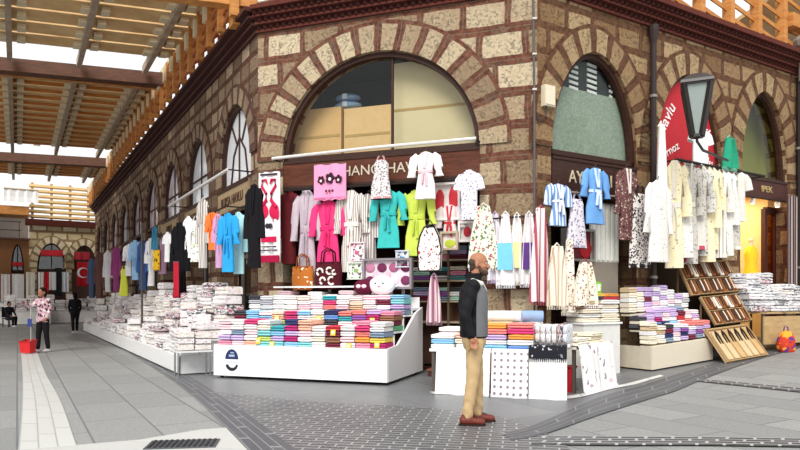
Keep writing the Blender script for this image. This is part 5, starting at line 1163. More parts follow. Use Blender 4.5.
# ------------------------------------------------------------------ stalls around the corner and up the side street
def table(name, label, loc, rz, L, D, H, top, cat='table'):
    t = thing(name, label, cat, loc, rz)
    m = MB(); m.box((L / 2, D / 2, H - .02), (L, D, .04)); m.build('table_top', top, t)
    for x in (.05, L - .05):
        for y in (.05, D - .05): m = MB(); m.box((x, y, (H - .04) / 2), (.045, .045, H - .04)); m.build('leg', M('#5a524c', .5), t)
    return t
def drape(label, loc, rz, L, H, mat, group=None, over=.18, mats2=None):
    """cloth lying over a table edge and hanging in folds down its front; origin at the ground below the edge"""
    t = thing('table_cloth', label, 'cloth', loc, rz, group); n = 26; rr = random.Random(len(label))
    rows = []
    for i in range(10):
        if i < 2: y, z = over * (1 - i), H + .012
        else: y, z = -.02 - .012 * (i - 2), H - (H - .02) * (i - 2 + .25) / 7.25
        f_, b_ = [], []
        for j in range(n + 1):
            x = L * j / n; w_ = 0.0 if i < 2 else .022 * (i - 1) / 8 * (math.sin(x * 13 + rr.random() * .2) + .6 * math.sin(x * 29 + 1))
            f_.append(V((x, y + w_ - .008, z))); b_.append(V((x, y + w_ + .0, z - (.006 if i < 2 else 0))))
        rows.append(f_ + b_[::-1])
    m = MB(); m.loft(rows); o = m.build('cloth', mat, t, True)
    m = MB(); m.loft([[V((L * j / n, -.128 + .022 * (math.sin(L * j / n * 13) + .6 * math.sin(L * j / n * 29 + 1)), z)) for j in range(n + 1)] + [V((L * j / n, -.12 + .022 * (math.sin(L * j / n * 13) + .6 * math.sin(L * j / n * 29 + 1)), z)) for j in reversed(range(n + 1))] for z in (.0, .035)]); m.build('hem', mats2 or mat, t, True)
    return t
TA0 = 4.25
ta = table('cloth_table', 'white topped table behind the standing man, heaped with towels', FF.W(TA0, 0, 2.3), FF.rz, 1.4, 1.1, .63, WH)
GRID = NT('white_waffle_cloth'); _x, _y, _z = GRID.xyz(GRID.coord('Object'))
_g = GRID.math('MAXIMUM', GRID.math('LESS_THAN', GRID.math('FRACT', GRID.math('MULTIPLY', _x, 14.0)), .14), GRID.math('LESS_THAN', GRID.math('FRACT', GRID.math('MULTIPLY', _z, 14.0)), .14)); GRID = GRID.done(GRID.mix(_g, lin('#f3f2f1'), lin('#dcdbdc')), .9)
DOTS = NT('white_dotted_cloth'); _x, _y, _z = DOTS.xyz(DOTS.coord('Object'))
_d = lambda q, s: DOTS.math('POWER', DOTS.math('SUBTRACT', DOTS.math('FRACT', DOTS.math('MULTIPLY', q, s)), .5), 2.0)
DOTS = DOTS.done(DOTS.mix(DOTS.math('LESS_THAN', DOTS.math('ADD', _d(_x, 11.0), _d(_z, 11.0)), .05), lin('#f2f0f0'), lin('#8f8289')), .9)
drape('white waffle cloth hanging to the ground beside the standing man', FF.W(TA0 + .12, 0, 2.33), FF.rz, .78, .64, GRID)
drape('white cloth with small dark dots hanging from the table behind the man', FF.W(TA0 + .92, 0, 2.33), FF.rz, .5, .64, DOTS)
tb = table('stand', 'narrow stand between the dotted cloth and the sketched cloth', FF.W(5.7, 0, 2.28), FF.rz + .06, .46, .45, .68, WH)
LACE = PRT('#23242b', '#c9c7cc', '#8d8c93', 16, .34)
drape('white sheet under a black lace edge on the narrow stand', FF.W(5.68, 0, 2.34), FF.rz + .06, .5, .62, P_('#f2f1f1'))
drape_l = thing('lace_runner', 'black lace runner lying over the top edge of the narrow stand', 'runner', FF.W(5.68, .66, 2.34), FF.rz + .06)
m = MB(); m.loft([[V((.5 * j / 14, y + .01 * math.sin(j * 1.9), z)) for j in range(15)] + [V((.5 * j / 14, y + .01 * math.sin(j * 1.9) + .01, z + .006)) for j in reversed(range(15))] for y, z in ((.3, .05), (-.03, .05), (-.05, .0), (-.06, -.12))]); m.build('cloth', LACE, drape_l, True)
m = MB()
for j in range(18): m.tube([(.015 + .0277 * j, -.058, -.11), (.015 + .0277 * j, -.062, -.165)], .006, 5)
m.build('fringe', P_('#2a2a30'), drape_l)
QC = V((2.50, 9.10, 0)); RC = math.atan2(.77, .64)
tc = table('corner_table', 'low table set at an angle by the kerb with two sketched cloths', QC, RC, 1.2, .6, .66, M('#e5dfd2', .6))
SK = PRT('#f1eeed', '#b9a8ac', '#8f8087', 5, .26); SK2 = PRT('#f2efef', '#d0bcc2', '#9c8a92', 4.2, .28)
n_ = V((.77, -.64, 0)); e_ = V((.64, .77, 0))
drape('white cloth with grey sketched motif hanging from the angled corner table, nearer the stand', QC + n_ * .03, RC, .6, .67, SK)
drape('white cloth with faint pink drawing at the far side of the angled corner table', QC + e_ * .62 + n_ * .03, RC, .62, .67, SK2)
rb_ = thing('plastic_bin', 'red plastic bin standing between the narrow stand and the corner table', 'bin', V((2.46, 9.27, 0)), RC)
m = MB(); m.lathe([(.07, 0.0), (.09, .34), (.1, .36), (.08, .36), (.06, .02)], n=14); m.build('body', M('#c0202c', .4), rb_); m = MB(); m.lathe([(.095, .35), (.11, .36), (.11, .38), (.085, .38)], n=14); m.build('rim', M('#9e1722', .4), rb_)
# goods on the cloth table
def tp(x, y, z=.63): return FF.W(TA0 + x, z, 2.3 - y)
TS = [(.18, .22, ['white', 'sky blue', 'white'], 'first', .34), (.18, .62, ['white', 'white', 'pale pink', 'white'], 'second', .34), (.55, .2, ['white', 'cream', 'peach'], 'third', .34), (.93, .2, ['sky blue', 'white', 'lilac', 'coral', 'orange'], 'fourth', .36), (1.3, .2, ['blue', 'white', 'orange', 'hot pink', 'coral'], 'fifth', .36), (.58, .62, ['cream', 'mint', 'cream', 'white', 'yellow'], 'sixth', .36), (.96, .62, ['yellow', 'lime', 'cream', 'cream', 'tan'], 'seventh', .36), (1.34, .62, ['white', 'pale pink', 'cream', 'mint', 'white'], 'eighth', .36)]
for x, y, cs, od, w_ in TS:
    stack('folded_towel', 'towel', tp(x, y), FF.rz, [T(c) for c in cs], w_, .38, .07, '{c} towel, {p}, ' + od + ' pile on the table behind the standing man', 'towels on the table behind the standing man', 2, .012, cs)
def roll(p, rz, L, r, mat, mat2, label, tilt=0.0):
    t = thing('rolled_cloth', label, 'roll', p, rz); m = MB()
    m.tube([(-L / 2, 0, r), (0, 0, r + .004), (L / 2, 0, r + tilt)], r, 16); m.build('roll', mat, t, True)
    m = MB(); pts = [V((L / 2 + .004, math.cos(a) * r * (1 - a / 20), r + tilt + math.sin(a) * r * (1 - a / 20))) for a in [k * .4 for k in range(40)]]; m.tube(pts, .006, 5); m.build('spiral_edge', mat2, t)
zt_ = .63 + .385
roll(tp(.95, .55, zt_ + .004), FF.rz + .2, .75, .075, P_('#f3f1ee'), P_('#d6d2cc'), 'white rolled cloth lying over the yellow piles behind the man', .0)
roll(tp(1.4, .5, zt_ + .0), FF.rz + .25, .3, .08, P_('#8fa9c9'), P_('#5f7597'), 'short blue grey rolled cloth next to the long white roll', .0)
for k in range(7):                               # upright packs leaning in a row over the stand
    p = FF.W(5.72 + .075 * k, .72, 2.04)
    place('film_pack', folded('film_pack', ln_pack[(k * 2) % 5] if k % 3 else PACK('#7f95ab', '#b7c7d8', '#eef1f4', .5), k % 4, 2), p + V((0, 0, .02)), FF.rz - .25, (.06, .26, .25), 'slim upright linen pack, ' + ORD[k] + ' of the row leaning above the narrow stand', 'pack', 'upright packs above the narrow stand')
stp = thing('pack_step', 'low white step under the upright packs on the narrow stand', 'box', FF.W(5.7, .682, 2.12), FF.rz)
m = MB(); m.box((.25, .14, .02), (.5, .24, .04)); m.build('board', WH, stp); m = MB(); m.box((.25, -.0, .01), (.5, .02, .02)); m.build('lip', WH, stp)
# cloths spread over the angled corner table
def cp(x, y, z=.66): return QC + e_ * x - n_ * y + V((0, 0, z))
for k, (x, y, mt, lb) in enumerate(((.3, .15, PRT('#efe9dc', '#6f7d5a', '#a98a5a', 10, .36), 'cream leaf print'), (.85, .15, PRT('#f0ead6', '#c9a23a', '#7a7350', 9, .38), 'yellow and cream print'), (.33, .46, PRT('#efe9e0', '#4a4a44', '#8f8a7c', 11, .36), 'black and cream print'), (.88, .46, PRT('#e9e2d0', '#8a9468', '#5c5a4a', 10, .4), 'olive print'))):
    stack('folded_tablecloth', 'tablecloth', cp(x, y), RC, [mt] * (2 + k % 2), .46, .27, .055, lb + ' folded tablecloth, {p}, ' + ORD[k] + ' pile on the angled corner table', 'tablecloths on the angled corner table', 2, .02)
place('folded_tablecloth', folded('folded_tablecloth', T('yellow'), 2), cp(.95, .3, .66 + .125), RC + .3, (.3, .26, .04), 'bright yellow folded cloth lying on the angled corner table', 'tablecloth', None)
sp0 = thing('entrance_step', 'dark brown wooden step at the archway beside the towel stall', 'step', FF.W(4.0, 0, .3), FF.rz)
m = MB(); m.box((0, 0, .05), (.62, .4, .1)); m.build('riser', M('#4a2a22', .7), sp0); m = MB(); m.box((0, 0, .115), (.66, .44, .03)); m.build('tread', WOOD('#6a3d2c', '#85523c'), sp0)
garment('apron', FF, (426, 276, 442, 322), .3, STR('#e9d3d6', '#a8748a', 12, 0, .55), 'pink and mauve striped shawl hanging low between the towel stall and the standing man', 'shawl', P_('#b08a98'), name='hanging_shawl')
rail(FF, [(3.72, 1.72, .3), (4.3, 1.72, .3)], .014, BLACKW, 'short low rail carrying the pink and mauve shawl')
# --- side street stall with beige panels
D0 = 1.86; D1 = FR.px(713, 352, .88)[0]; LD = D1 - D0; rzD = FR.rz
slope = math.atan(.06)
dst = thing('side_stall', 'beige panelled stall of folded textiles around the corner in the side street', 'stall', FR.W(D0, gz(*FR.W(D0, 0, .88).xy), .88), rzD)
BEI = M('#d8cdb9', .5, .3, 0, .05); zs = LD * .06
m = MB(); m.hexa([V((0, 0, .03)), V((LD, 0, zs + .03)), V((LD, .03, zs + .03)), V((0, .03, .03))], [V((0, 0, .43)), V((LD, 0, .43 + zs)), V((LD, .03, .43 + zs)), V((0, .03, .43))]); m.build('front_panel', BEI, dst)
m = MB(); m.box((.015, .36, .23), (.03, .66, .4)); m.build('end_panel', M('#cfc4b0', .5), dst)
m = MB(); m.box((LD - .015, .36, .23 + zs), (.03, .66, .4)); m.build('end_panel', M('#cfc4b0', .5), dst)
DT = ((.03, .27, .45), (.27, .5, .72), (.5, .7, 1.0))
for y0, y1, z in DT:
    m = MB(); m.hexa([V((.03, y0, z - .04)), V((LD - .03, y0, z - .04 + zs)), V((LD - .03, y1, z - .04 + zs)), V((.03, y1, z - .04))], [V((.03, y0, z - .01)), V((LD - .03, y0, z - .01 + zs)), V((LD - .03, y1, z - .01 + zs)), V((.03, y1, z - .01))]); m.build('tier', BEI, dst)
m = MB()
for x in (.1, LD - .1):
    for y in (.1, .62): m = MB(); m.box((x, y, .22 + zs * x / LD), (.05, .05, .40)); m.build('leg', M('#55504a', .5), dst)
DR = [[['cream', 'cream', 'white', 'tan', 'cream'], ['cream', 'white', 'tan', 'cream'], ['slate', 'navy', 'burgundy', 'charcoal'], ['white', 'pale pink', 'lilac', 'white'], ['lilac', 'navy', 'purple', 'white'], ['burgundy', 'lilac', 'white', 'coral'], ['slate', 'purple', 'lilac', 'coral'], ['white', 'pale pink', 'lilac', 'coral']],
      [['charcoal', 'cream', 'charcoal'], ['white', 'lilac', 'lilac'], ['blue', 'magenta', 'lilac', 'lilac'], ['navy', 'white', 'pale pink', 'lilac'], ['sky blue', 'white', 'lilac', 'lilac'], ['white', 'red', 'burgundy', 'slate'], ['coral', 'white', 'pale pink'], ['white', 'lilac', 'white']],
      [['cream', 'cream', 'white', 'cream', 'tan'], ['cream', 'white', 'cream', 'cream', 'lilac'], ['pale pink', 'lilac', 'burgundy', 'lilac', 'lilac'], ['white', 'pale pink', 'white', 'lilac', 'white'], ['white', 'white', 'lilac', 'white', 'lilac'], ['white', 'pale pink', 'white', 'white'], ['grey', 'white', 'lilac'], ['white', 'grey', 'white']]]
for r_, (y0, y1, z) in enumerate(DT):
    n = 8
    for k in range(n):
        x = LD * (k + .5) / n; p = FR.W(D0 + x, gz(*FR.W(D0, 0, .88).xy) + z + zs * x / LD + .012, .88 - (y0 + y1) / 2)
        cs = DR[r_][k]
        stack('folded_cloth', 'cloth', p, rzD, [T(c) for c in cs], LD / n * .95, .22, .075 if r_ < 2 else .085, '{c} folded cloth, {p}, ' + ORD[k] + ' pile, ' + ('front', 'middle', 'back')[r_] + ' tier, beige stall', 'folded cloth on the beige side street stall', 2, .012, cs)
# white carton and flat red and yellow cloths at the corner doorway
wc = thing('display_plinth', 'white box plinth between the corner table and the beige stall', 'plinth', FR.W(.5, 0, .55), rzD)
m = MB(); m.box((.48, .2, .46), (.9, .4, .92)); m.build('body', M('#dddbd6', .5), wc); m = MB(); m.box((.48, .2, .93), (.96, .46, .03)); m.build('top', M('#f0efec', .5), wc)
for k, (x, cs) in enumerate(((.2, ['cream', 'white', 'cream', 'white', 'tan']), (.66, ['cream', 'cream', 'white', 'cream', 'white']))):
    zt = stack('folded_cloth', 'cloth', FR.W(.55 + x, .947, .35), rzD, [T(c) for c in cs], .44, .4, .07, '{c} folded cloth, {p}, ' + ORD[k] + ' pile on the white plinth', 'folded cloth on the white plinth', 2, .015, cs)
for k, (x, z, mt, lb, w_) in enumerate(((.3, zt + .002, T('charcoal'), 'black folded cloth on top of the plinth piles', .4), (.35, zt + .055, T('yellow'), 'yellow folded cloth on top of the black one over the plinth', .36), (.72, zt + .002, T('red'), 'red folded cloth beside the yellow one over the plinth', .42), (.74, zt + .058, T('orange'), 'orange folded cloth topmost over the red one on the plinth', .38))):
    place('folded_cloth', folded('folded_cloth', mt, k % 4), FR.W(.55 + x, z, .35), rzD + .1 * k - .1, (w_, .34, .05), lb, 'cloth', None)
gb = thing('gift_pouch', 'bright green and white pouch leaning on the cloths in the corner doorway', 'pouch', FR.W(1.1, zt + .115, .3), rzD)
m = MB(); m.prism([(-.1, 0), (.1, 0), (.12, .16), (.08, .2), (-.08, .2), (-.12, .16)], -.03, .03); m.build('body', P_('#7cc23a'), gb); m = MB(); m.box((.04, -.034, .1), (.07, .01, .12)); m.build('label', P_('#f1f1ee'), gb)
# --- slanted racks of long mitts
def rack(label, s0, s1, o0, z0, o1, z1, nrow, ncol, cols, lab, fam, big=False):
    L = s1 - s0; base = FR.W(s0, 0, o0); g0 = gz(base.x, base.y); r = thing('slanted_rack', label, 'rack', FR.W(s0, g0 + z0, o0), rzD)
    d = V((0, o0 - o1, z1 - z0)); ln = d.length; ang = math.atan2(z1 - z0, o0 - o1)
    T4 = Matrix.Rotation(ang, 4, 'X'); sh_ = .06
    def q(x, u, v): p = T4 @ V((x, u, v)); return V((p.x, p.y, p.z + sh_ * x))
    def slab(m, x0, x1, u0, u1, v0, v1): m.hexa([q(x0, u0, v0), q(x1, u0, v0), q(x1, u1, v0), q(x0, u1, v0)], [q(x0, u0, v1), q(x1, u0, v1), q(x1, u1, v1), q(x0, u1, v1)])
    m = MB(); slab(m, 0, L, 0, ln, -.04, -.015); m.build('board', M('#c2a57c' if big else '#7d6549', .7), r)
    m = MB(); slab(m, 0, .03, 0, ln, -.015, .015); slab(m, L - .03, L, 0, ln, -.015, .015); slab(m, .03, L - .03, 0, .02, -.015, .02); m.build('edge', M('#a98a5e', .6), r)
    for x in (.06, L - .06):
        p = q(x, ln * .92, -.04); m = MB(); m.bar(p, (p.x, p.y + .05, -z0 + sh_ * x - .0), .03, .03); m.build('leg', M('#7d6549', .6), r)
    rl = ln / nrow
    for i in range(nrow):
        m = MB(); slab(m, .03, L - .03, rl * (i + .93), rl * (i + .97), -.015, .02); m.build('crossbar', M('#a98a5e', .6), r)
        for k in range(ncol):
            c, c2 = cols[(i * 3 + k * 2 + (k * k) % 3) % len(cols)]; x = .05 + (L - .1) * (k + .5) / ncol; w_ = (L - .1) / ncol * .8
            p = FR.W(s0, g0 + z0, o0) + Matrix.Rotation(rzD, 3, 'Z') @ q(x, rl * (i + .04), -.012)
            t = thing('bath_mitt', lab % (ORD[k], ('lowest', 'second', 'third', 'fourth')[i]) if nrow > 1 else lab % ORD[k], 'mitt', p, rzD, fam)
            t.rotation_euler = (ang, 0, rzD); h = rl * .84
            m = MB(); ou = [(-.44, 0), (.44, 0), (.5, .06), (.5, .8), (.36, .97), (-.36, .97), (-.5, .8), (-.5, .06)]
            m.loft([[V((a * w_ * f_, b * h, v)) for a, b in ou] for f_, v in ((.92, .0), (1, .012), (1, .03), (.86, .042))]); m.build('body', P_(c), t, True)
            m = MB()
            if big: m.tube([(-.22 * w_, h * .55, .045), (-.25 * w_, h * .8, .06), (0, h * .97, .065), (.25 * w_, h * .8, .06), (.22 * w_, h * .55, .045)], .014, 6)
            else: m.tube([(0, h * .15, .044), (0, h * .5, .05), (0, h * .93, .046)], w_ * .11, 6)
            m.build('strap', P_(c2), t, True)
    return r
sa = lambda x, y, o: FR.px(x, y, o)[0]
MC_ = [('#6b3f28', '#d9c6a8'), ('#2b2523', '#cbb8a0'), ('#efe8dc', '#8a6a4c'), ('#8f5a36', '#2f2723'), ('#c7ab84', '#4a352a'), ('#4d3a30', '#e6dccb')]
rack('lower slanted rack near the kerb with beige mitts', sa(727, 350, 1.3), sa(768, 342, 1.3), 1.3, .03, .86, .62, 1, 6, [('#cdb48c', '#2b2422'), ('#d9c6a4', '#3a2c26'), ('#c2a070', '#3a2a22')], 'beige mitt with dark strap, %s along the lower rack near the kerb', 'beige mitts on the lower rack', True)
rack('middle slanted rack of brown and cream mitts', sa(716, 320, .82), sa(752, 310, .82), .82, .66, .48, 1.2, 2, 8, MC_, 'narrow striped mitt, %s along the %s row of the middle rack', 'mitts on the middle rack')
rack('upper slanted rack of dark and cream mitts under the white garments', sa(692, 290, .46), sa(742, 280, .46), .46, 1.24, .12, 1.9, 2, 11, MC_, 'narrow striped mitt, %s along the %s row of the upper rack', 'mitts on the upper rack')
# --- grey heap before the golden doorway
hs0 = sa(764, 330, 1.0); base = FR.W(hs0, 0, 1.0)
ht = table('heap_table', 'wooden table under a heap of grey white packs before the golden doorway', FR.W(hs0, gz(base.x, base.y) + .1, 1.0), rzD, 2.4, .9, .72, M('#b89a6e', .6))
m = MB(); m.box((1.2, .02, .35), (2.36, .03, .56)); m.build('front_board', WOOD('#a98a5c', '#c9aa7a'), ht)
for i in range(3):
    for k in range(6):
        x = .2 + .4 * k + .05 * (i % 2); y = .18 + .3 * i
        cs = [PACK('#5f6670', '#8d98a6', '#e3e3e2', .5) if (k + i + j) % 3 else ln_pack[j % 5] for j in range((1, 4, 7)[i] - (k > 2) * i)]
        p = FR.W(hs0 + x, gz(base.x, base.y) + .1 + .724, 1.02 - y * .85)
        stack('film_pack', 'pack', p, rzD + RND.uniform(-.4, .4), cs, .42, .3, .11, 'grey white film pack, {p}, ' + ORD[k] + ' pile, ' + ('front', 'middle', 'back')[i] + ' row, heap before golden doorway', 'packs heaped before the golden doorway', 2, .05)
p = FR.W(FR.px(786, 330, 1.2)[0], 0, 1.2); p.z = gz(p.x, p.y); db = thing('doll_bag', 'red, orange and purple bag on the ground below the grey heap', 'bag', p, 0)
m = MB(); m.loft(crumple([oval(z, a, b, 20) for z, a, b in ((0, .13, .1), (.08, .19, .13), (.25, .17, .12), (.38, .1, .08), (.42, .05, .04))], 3, .012)); m.build('body', PRT('#c8402c', '#efa03a', '#6a3a7c', 7, .5), db, True)
m = MB(); m.tube([(-.05, 0, .4), (-.03, 0, .5), (.03, 0, .5), (.05, 0, .4)], .012, 6); m.build('handle', P_('#6a3a7c'), db)
# --- end of the side street
rw = thing('wire_rack', 'dark wire rack of grey cloths past the golden doorway', 'rack', FR.W(8.3, gz(*FR.W(8.3, 0, .1).xy), .12), rzD)
m = MB()
for x in (0, .3, .6): m.tube([(x, 0, .02), (x, 0, 1.9)], .015, 6)
for z in (.3, .8, 1.3, 1.8): m.tube([(0, 0, z), (.6, 0, z)], .012, 6)
m.build('frame', M('#2c2a2a', .5), rw)
for k in range(4): m = MB(); m.box((.3, -.03, .45 + .4 * k), (.5, .05, .26)); m.build('cloth', P_('#8c8a8c'), rw)

# ------------------------------------------------------------------ people
def blob(name, mb, voxel, mat, parent, smooth_n=6, fac=.5):
    o = mb.build(name, mat, None); md = o.modifiers.new('r', 'REMESH'); md.mode = 'VOXEL'; md.voxel_size = voxel; md.use_smooth_shade = True
    s_ = o.modifiers.new('s', 'SMOOTH'); s_.iterations = smooth_n; s_.factor = fac
    dg = bpy.context.evaluated_depsgraph_get(); me = bpy.data.meshes.new_from_object(o.evaluated_get(dg)); bpy.data.objects.remove(o)
    me.materials.clear(); me.materials.append(mat); me.polygons.foreach_set('use_smooth', [True] * len(me.polygons))
    q = bpy.data.objects.new(name, me); COL.objects.link(q); q.parent = parent; return q
def ring_loft(m, rows, n=20):                      # (centre, half-depth along x, half-width along y)
    m.loft([[V((c[0] + a * math.cos(2 * PI * j / n), c[1] + b * math.sin(2 * PI * j / n), c[2])) for j in range(n)] for c, a, b in rows])
def hand(m, wrist, d, side, sc=1.0):
    """palm, four unequal bent fingers and a side thumb; d: direction the fingers point, side: thumb side"""
    w_, d, side = V(wrist), V(d).normalized(), V(side).normalized(); nrm = d.cross(side)
    m.cap2(w_ - d * .02, .026 * sc, w_ + d * .045 * sc, .03 * sc)
    for k, (u, L) in enumerate(((.026, .07), (.009, .08), (-.009, .074), (-.025, .058))):
        a = w_ + d * .05 * sc + side * u * sc; b = a + (d * .55 * L + nrm * .010 + side * u * .1) * sc; c = b + (d * .40 * L + nrm * .028) * sc
        m.cap2(w_ + d * .02 + side * u * .8 * sc, .012 * sc, a, .011 * sc, 8); m.cap2(a, .010 * sc, b, .009 * sc, 8); m.cap2(b, .009 * sc, c, .0075 * sc, 8)
    a = w_ + d * .01 * sc + side * .024 * sc; b = a + (side * .022 + d * .035 + nrm * .012) * sc; c = b + (d * .032 + side * .004 + nrm * .008) * sc
    m.cap2(a, .014 * sc, b, .011 * sc, 8); m.cap2(b, .0105 * sc, c, .0085 * sc, 8)
def head(m, c, yaw):
    R3 = Matrix.Rotation(yaw, 4, 'Z'); q = lambda x, y, z: V(c) + (R3 @ V((x, y, z))); E = lambda p, r: m.ell(q(*p), r, 18, 12, R3)
    E((-.012, 0, .035), (.098, .076, .09)); E((.02, 0, -.02), (.072, .066, .085)); E((.042, 0, -.075), (.048, .046, .045)); E((.07, 0, -.095), (.022, .025, .02))
    m.cap2(q(.082, 0, .012), .010, q(.112, 0, -.032), .014); E((.098, .012, -.036), (.012, .01, .008)); E((.098, -.012, -.036), (.012, .01, .008))
    for s_ in (-1, 1):
        m.cap2(q(.083, .012 * s_, .026), .012, q(.07, .046 * s_, .022), .012, 8); E((.058, .042 * s_, -.03), (.024, .02, .02))
        E((-.012, .077 * s_, -.01), (.020, .010, .033)); E((-.008, .082 * s_, -.004), (.012, .006, .02))
    m.cap2(q(.086, -.02, -.062), .008, q(.086, .02, -.062), .008, 8); m.cap2(q(.084, -.016, -.074), .009, q(.084, .016, -.074), .009, 8)
    return q
SKIN = M('#a87458', .55, .3, 0, .08)
gp = G(474, 424)
man = thing('person', 'balding bearded man in grey vest, black sleeves and beige trousers standing on the setts', 'person', gp, .0)
A = dict(hipR=(0, -.09, .93), hipL=(.0, .09, .93), kR=(-.025, -.1, .5), kL=(.045, .1, .5), aR=(-.085, -.1, .09), aL=(.05, .11, .09))
SHR, ELR, WRR = (-.035, -.20, 1.47), (-.125, -.245, 1.18), (-.055, -.25, .95)
SHL, ELL, WRL = (-.02, .20, 1.47), (-.07, .25, 1.18), (.04, .22, .97)
hc = (.055, 0, 1.715); yaw = -.30
m = MB()
ring_loft(m, [((-.0, 0, .86), .09, .12), ((.0, 0, .95), .115, .165), ((.0, 0, 1.1), .105, .145), ((-.01, 0, 1.3), .12, .17), ((-.015, 0, 1.43), .105, .17), ((-.01, 0, 1.5), .07, .12), ((.0, 0, 1.54), .05, .06)])
m.cap2((-.012, 0, 1.48), .06, (.035, 0, 1.64), .055)
for p, q_, r0, r1 in ((A['hipR'], A['kR'], .085, .055), (A['kR'], A['aR'], .055, .038), (A['hipL'], A['kL'], .085, .055), (A['kL'], A['aL'], .055, .038), (SHR, ELR, .05, .04), (ELR, WRR, .04, .028), (SHL, ELL, .05, .04), (ELL, WRL, .04, .028)): m.cap2(p, r0, q_, r1)
for a in ('aR', 'aL'): m.cap2((A[a][0] - .03, A[a][1], .05), .035, (A[a][0] + .13, A[a][1], .035), .028)
m.cap2((-.015, -.12, 1.5), .05, SHR, .055); m.cap2((-.015, .12, 1.5), .05, SHL, .055)
hand(m, WRR, (.22, .0, -1), (.9, .1, .25), 1.08); hand(m, WRL, (.25, .0, -1), (.9, -.1, .25), 1.08)
hq = head(m, hc, yaw)
blob('body', m, .0075, SKIN, man, 3, .4)
R3 = Matrix.Rotation(yaw, 4, 'Z')
for s_ in (-1, 1):
    m = MB(); m.ell(hq(.078, .03 * s_, .008), (.010, .012, .009), 10, 8, R3); e = m.build('eye', M('#efe9e4', .2), man, True)
    m = MB(); m.ell(hq(.086, .031 * s_, .008), (.004, .006, .006), 8, 6, R3); m.build('pupil', M('#241a16', .2), e, True)
    m = MB(); m.cap2(hq(.09, .016 * s_, .03), .005, hq(.076, .048 * s_, .028), .004, 6); m.build('eyebrow', M('#4a3a30', .9), man, True)
# short beard round the jaw, cropped hair round the sides and back
m = MB(); E = lambda p, r: m.ell(hq(*p), r, 16, 10, R3)
E((.04, 0, -.085), (.056, .055, .042)); E((.07, 0, -.10), (.03, .034, .026)); m.cap2(hq(.092, -.024, -.052), .009, hq(.092, .024, -.052), .009, 8)
for s_ in (-1, 1): m.cap2(hq(.012, .066 * s_, -.03), .016, hq(.035, .05 * s_, -.082), .022, 8)
blob('beard', m, .006, M('#574438', .95, .1, 0, .25), man, 2, .4)
m = MB(); E = lambda p, r: m.ell(hq(*p), r, 16, 10, R3)
E((-.045, 0, .018), (.072, .0795, .062)); E((-.055, 0, -.03), (.05, .062, .05))
blob('hair', m, .007, M('#4d4038', .95, .1, 0, .25), man, 2, .4)
# jacket: black sleeves and back, grey quilted front, pale shoulder piece, raised collar
BLK = M('#17171a', .75, .2, 0, .15)
m = MB()
ring_loft(m, [((-.0, 0, .93), .145, .19), ((-.005, 0, 1.0), .15, .195), ((-.01, 0, 1.15), .145, .185), ((-.02, 0, 1.32), .15, .2), ((-.022, 0, 1.44), .13, .2), ((-.015, 0, 1.52), .09, .14), ((-.005, 0, 1.57), .072, .08), ((.005, 0, 1.60), .07, .074)])
for s_, P3 in ((-1, (SHR, ELR, WRR)), (1, (SHL, ELL, WRL))):
    m.cap2((-.02, .13 * s_, 1.485), .07, P3[0], .078); m.cap2(P3[0], .075, P3[1], .062); w_ = V(P3[1]).lerp(V(P3[2]), .95); m.cap2(P3[1], .062, w_, .046)
jk = blob('jacket', m, .011, BLK, man, 3, .4)
for v in jk.data.vertices: c = v.co; c.x += .004 * math.sin(c.z * 38 + c.y * 21); c.y += .004 * math.sin(c.z * 45 + c.x * 25)
m = MB()                                          # front quilting stands just proud of the black shell on both sides
GV = M('#6f7072', .8, .2, 0, .12)
for s_ in (-1, 1):
    rows = []
    for z, a, b in ((.945, .150, .195), (1.0, .155, .2), (1.15, .15, .192), (1.32, .156, .206), (1.42, .142, .206), (1.49, .11, .165), (1.53, .09, .12)):
        f_ = [V((-.012 + (a + .006) * math.cos(t), s_ * (b + .006) * math.sin(t), z)) for t in [.06 + 1.42 * k / 10 for k in range(11)]]
        bk = [V((-.012 + (a - .02) * math.cos(t), s_ * (b - .02) * math.sin(t), z)) for t in [.06 + 1.42 * k / 10 for k in reversed(range(11))]]
        rows.append(f_ + bk)
    m.loft(rows)
m.build('vest_front', GV, jk, True)
m = MB(); m.tube([(.135, -.012, .95), (.14, -.012, 1.15), (.145, -.012, 1.32), (.125, -.012, 1.45), (.085, -.012, 1.53)], .008, 6); m.build('zip', M('#c9c9c9', .4), jk)
m = MB()
for s_ in (-1, 1): m = MB(); m.cap2((-.03, .135 * s_, 1.535), .024, (.06, .13 * s_, 1.5), .03, 10); m.build('shoulder_piece', M('#d5d3d0', .8), jk, True)
m = MB(); m.loft([[V((.005 + a * math.cos(t), a * 1.02 * math.sin(t), z)) for t in [2 * PI * k / 20 for k in range(20)]] for a, z in ((.076, 1.545), (.082, 1.585), (.08, 1.615), (.068, 1.612), (.066, 1.56))]); m.build('collar', BLK, jk, True)
m = MB(); m.loft([[V((.01 + a * math.cos(t), a * 1.0 * math.sin(t), z)) for t in [2 * PI * k / 16 for k in range(16)]] for a, z in ((.07, 1.55), (.066, 1.6), (.06, 1.6))]); m.build('shirt_collar', M('#3d4e66', .8), man, True)
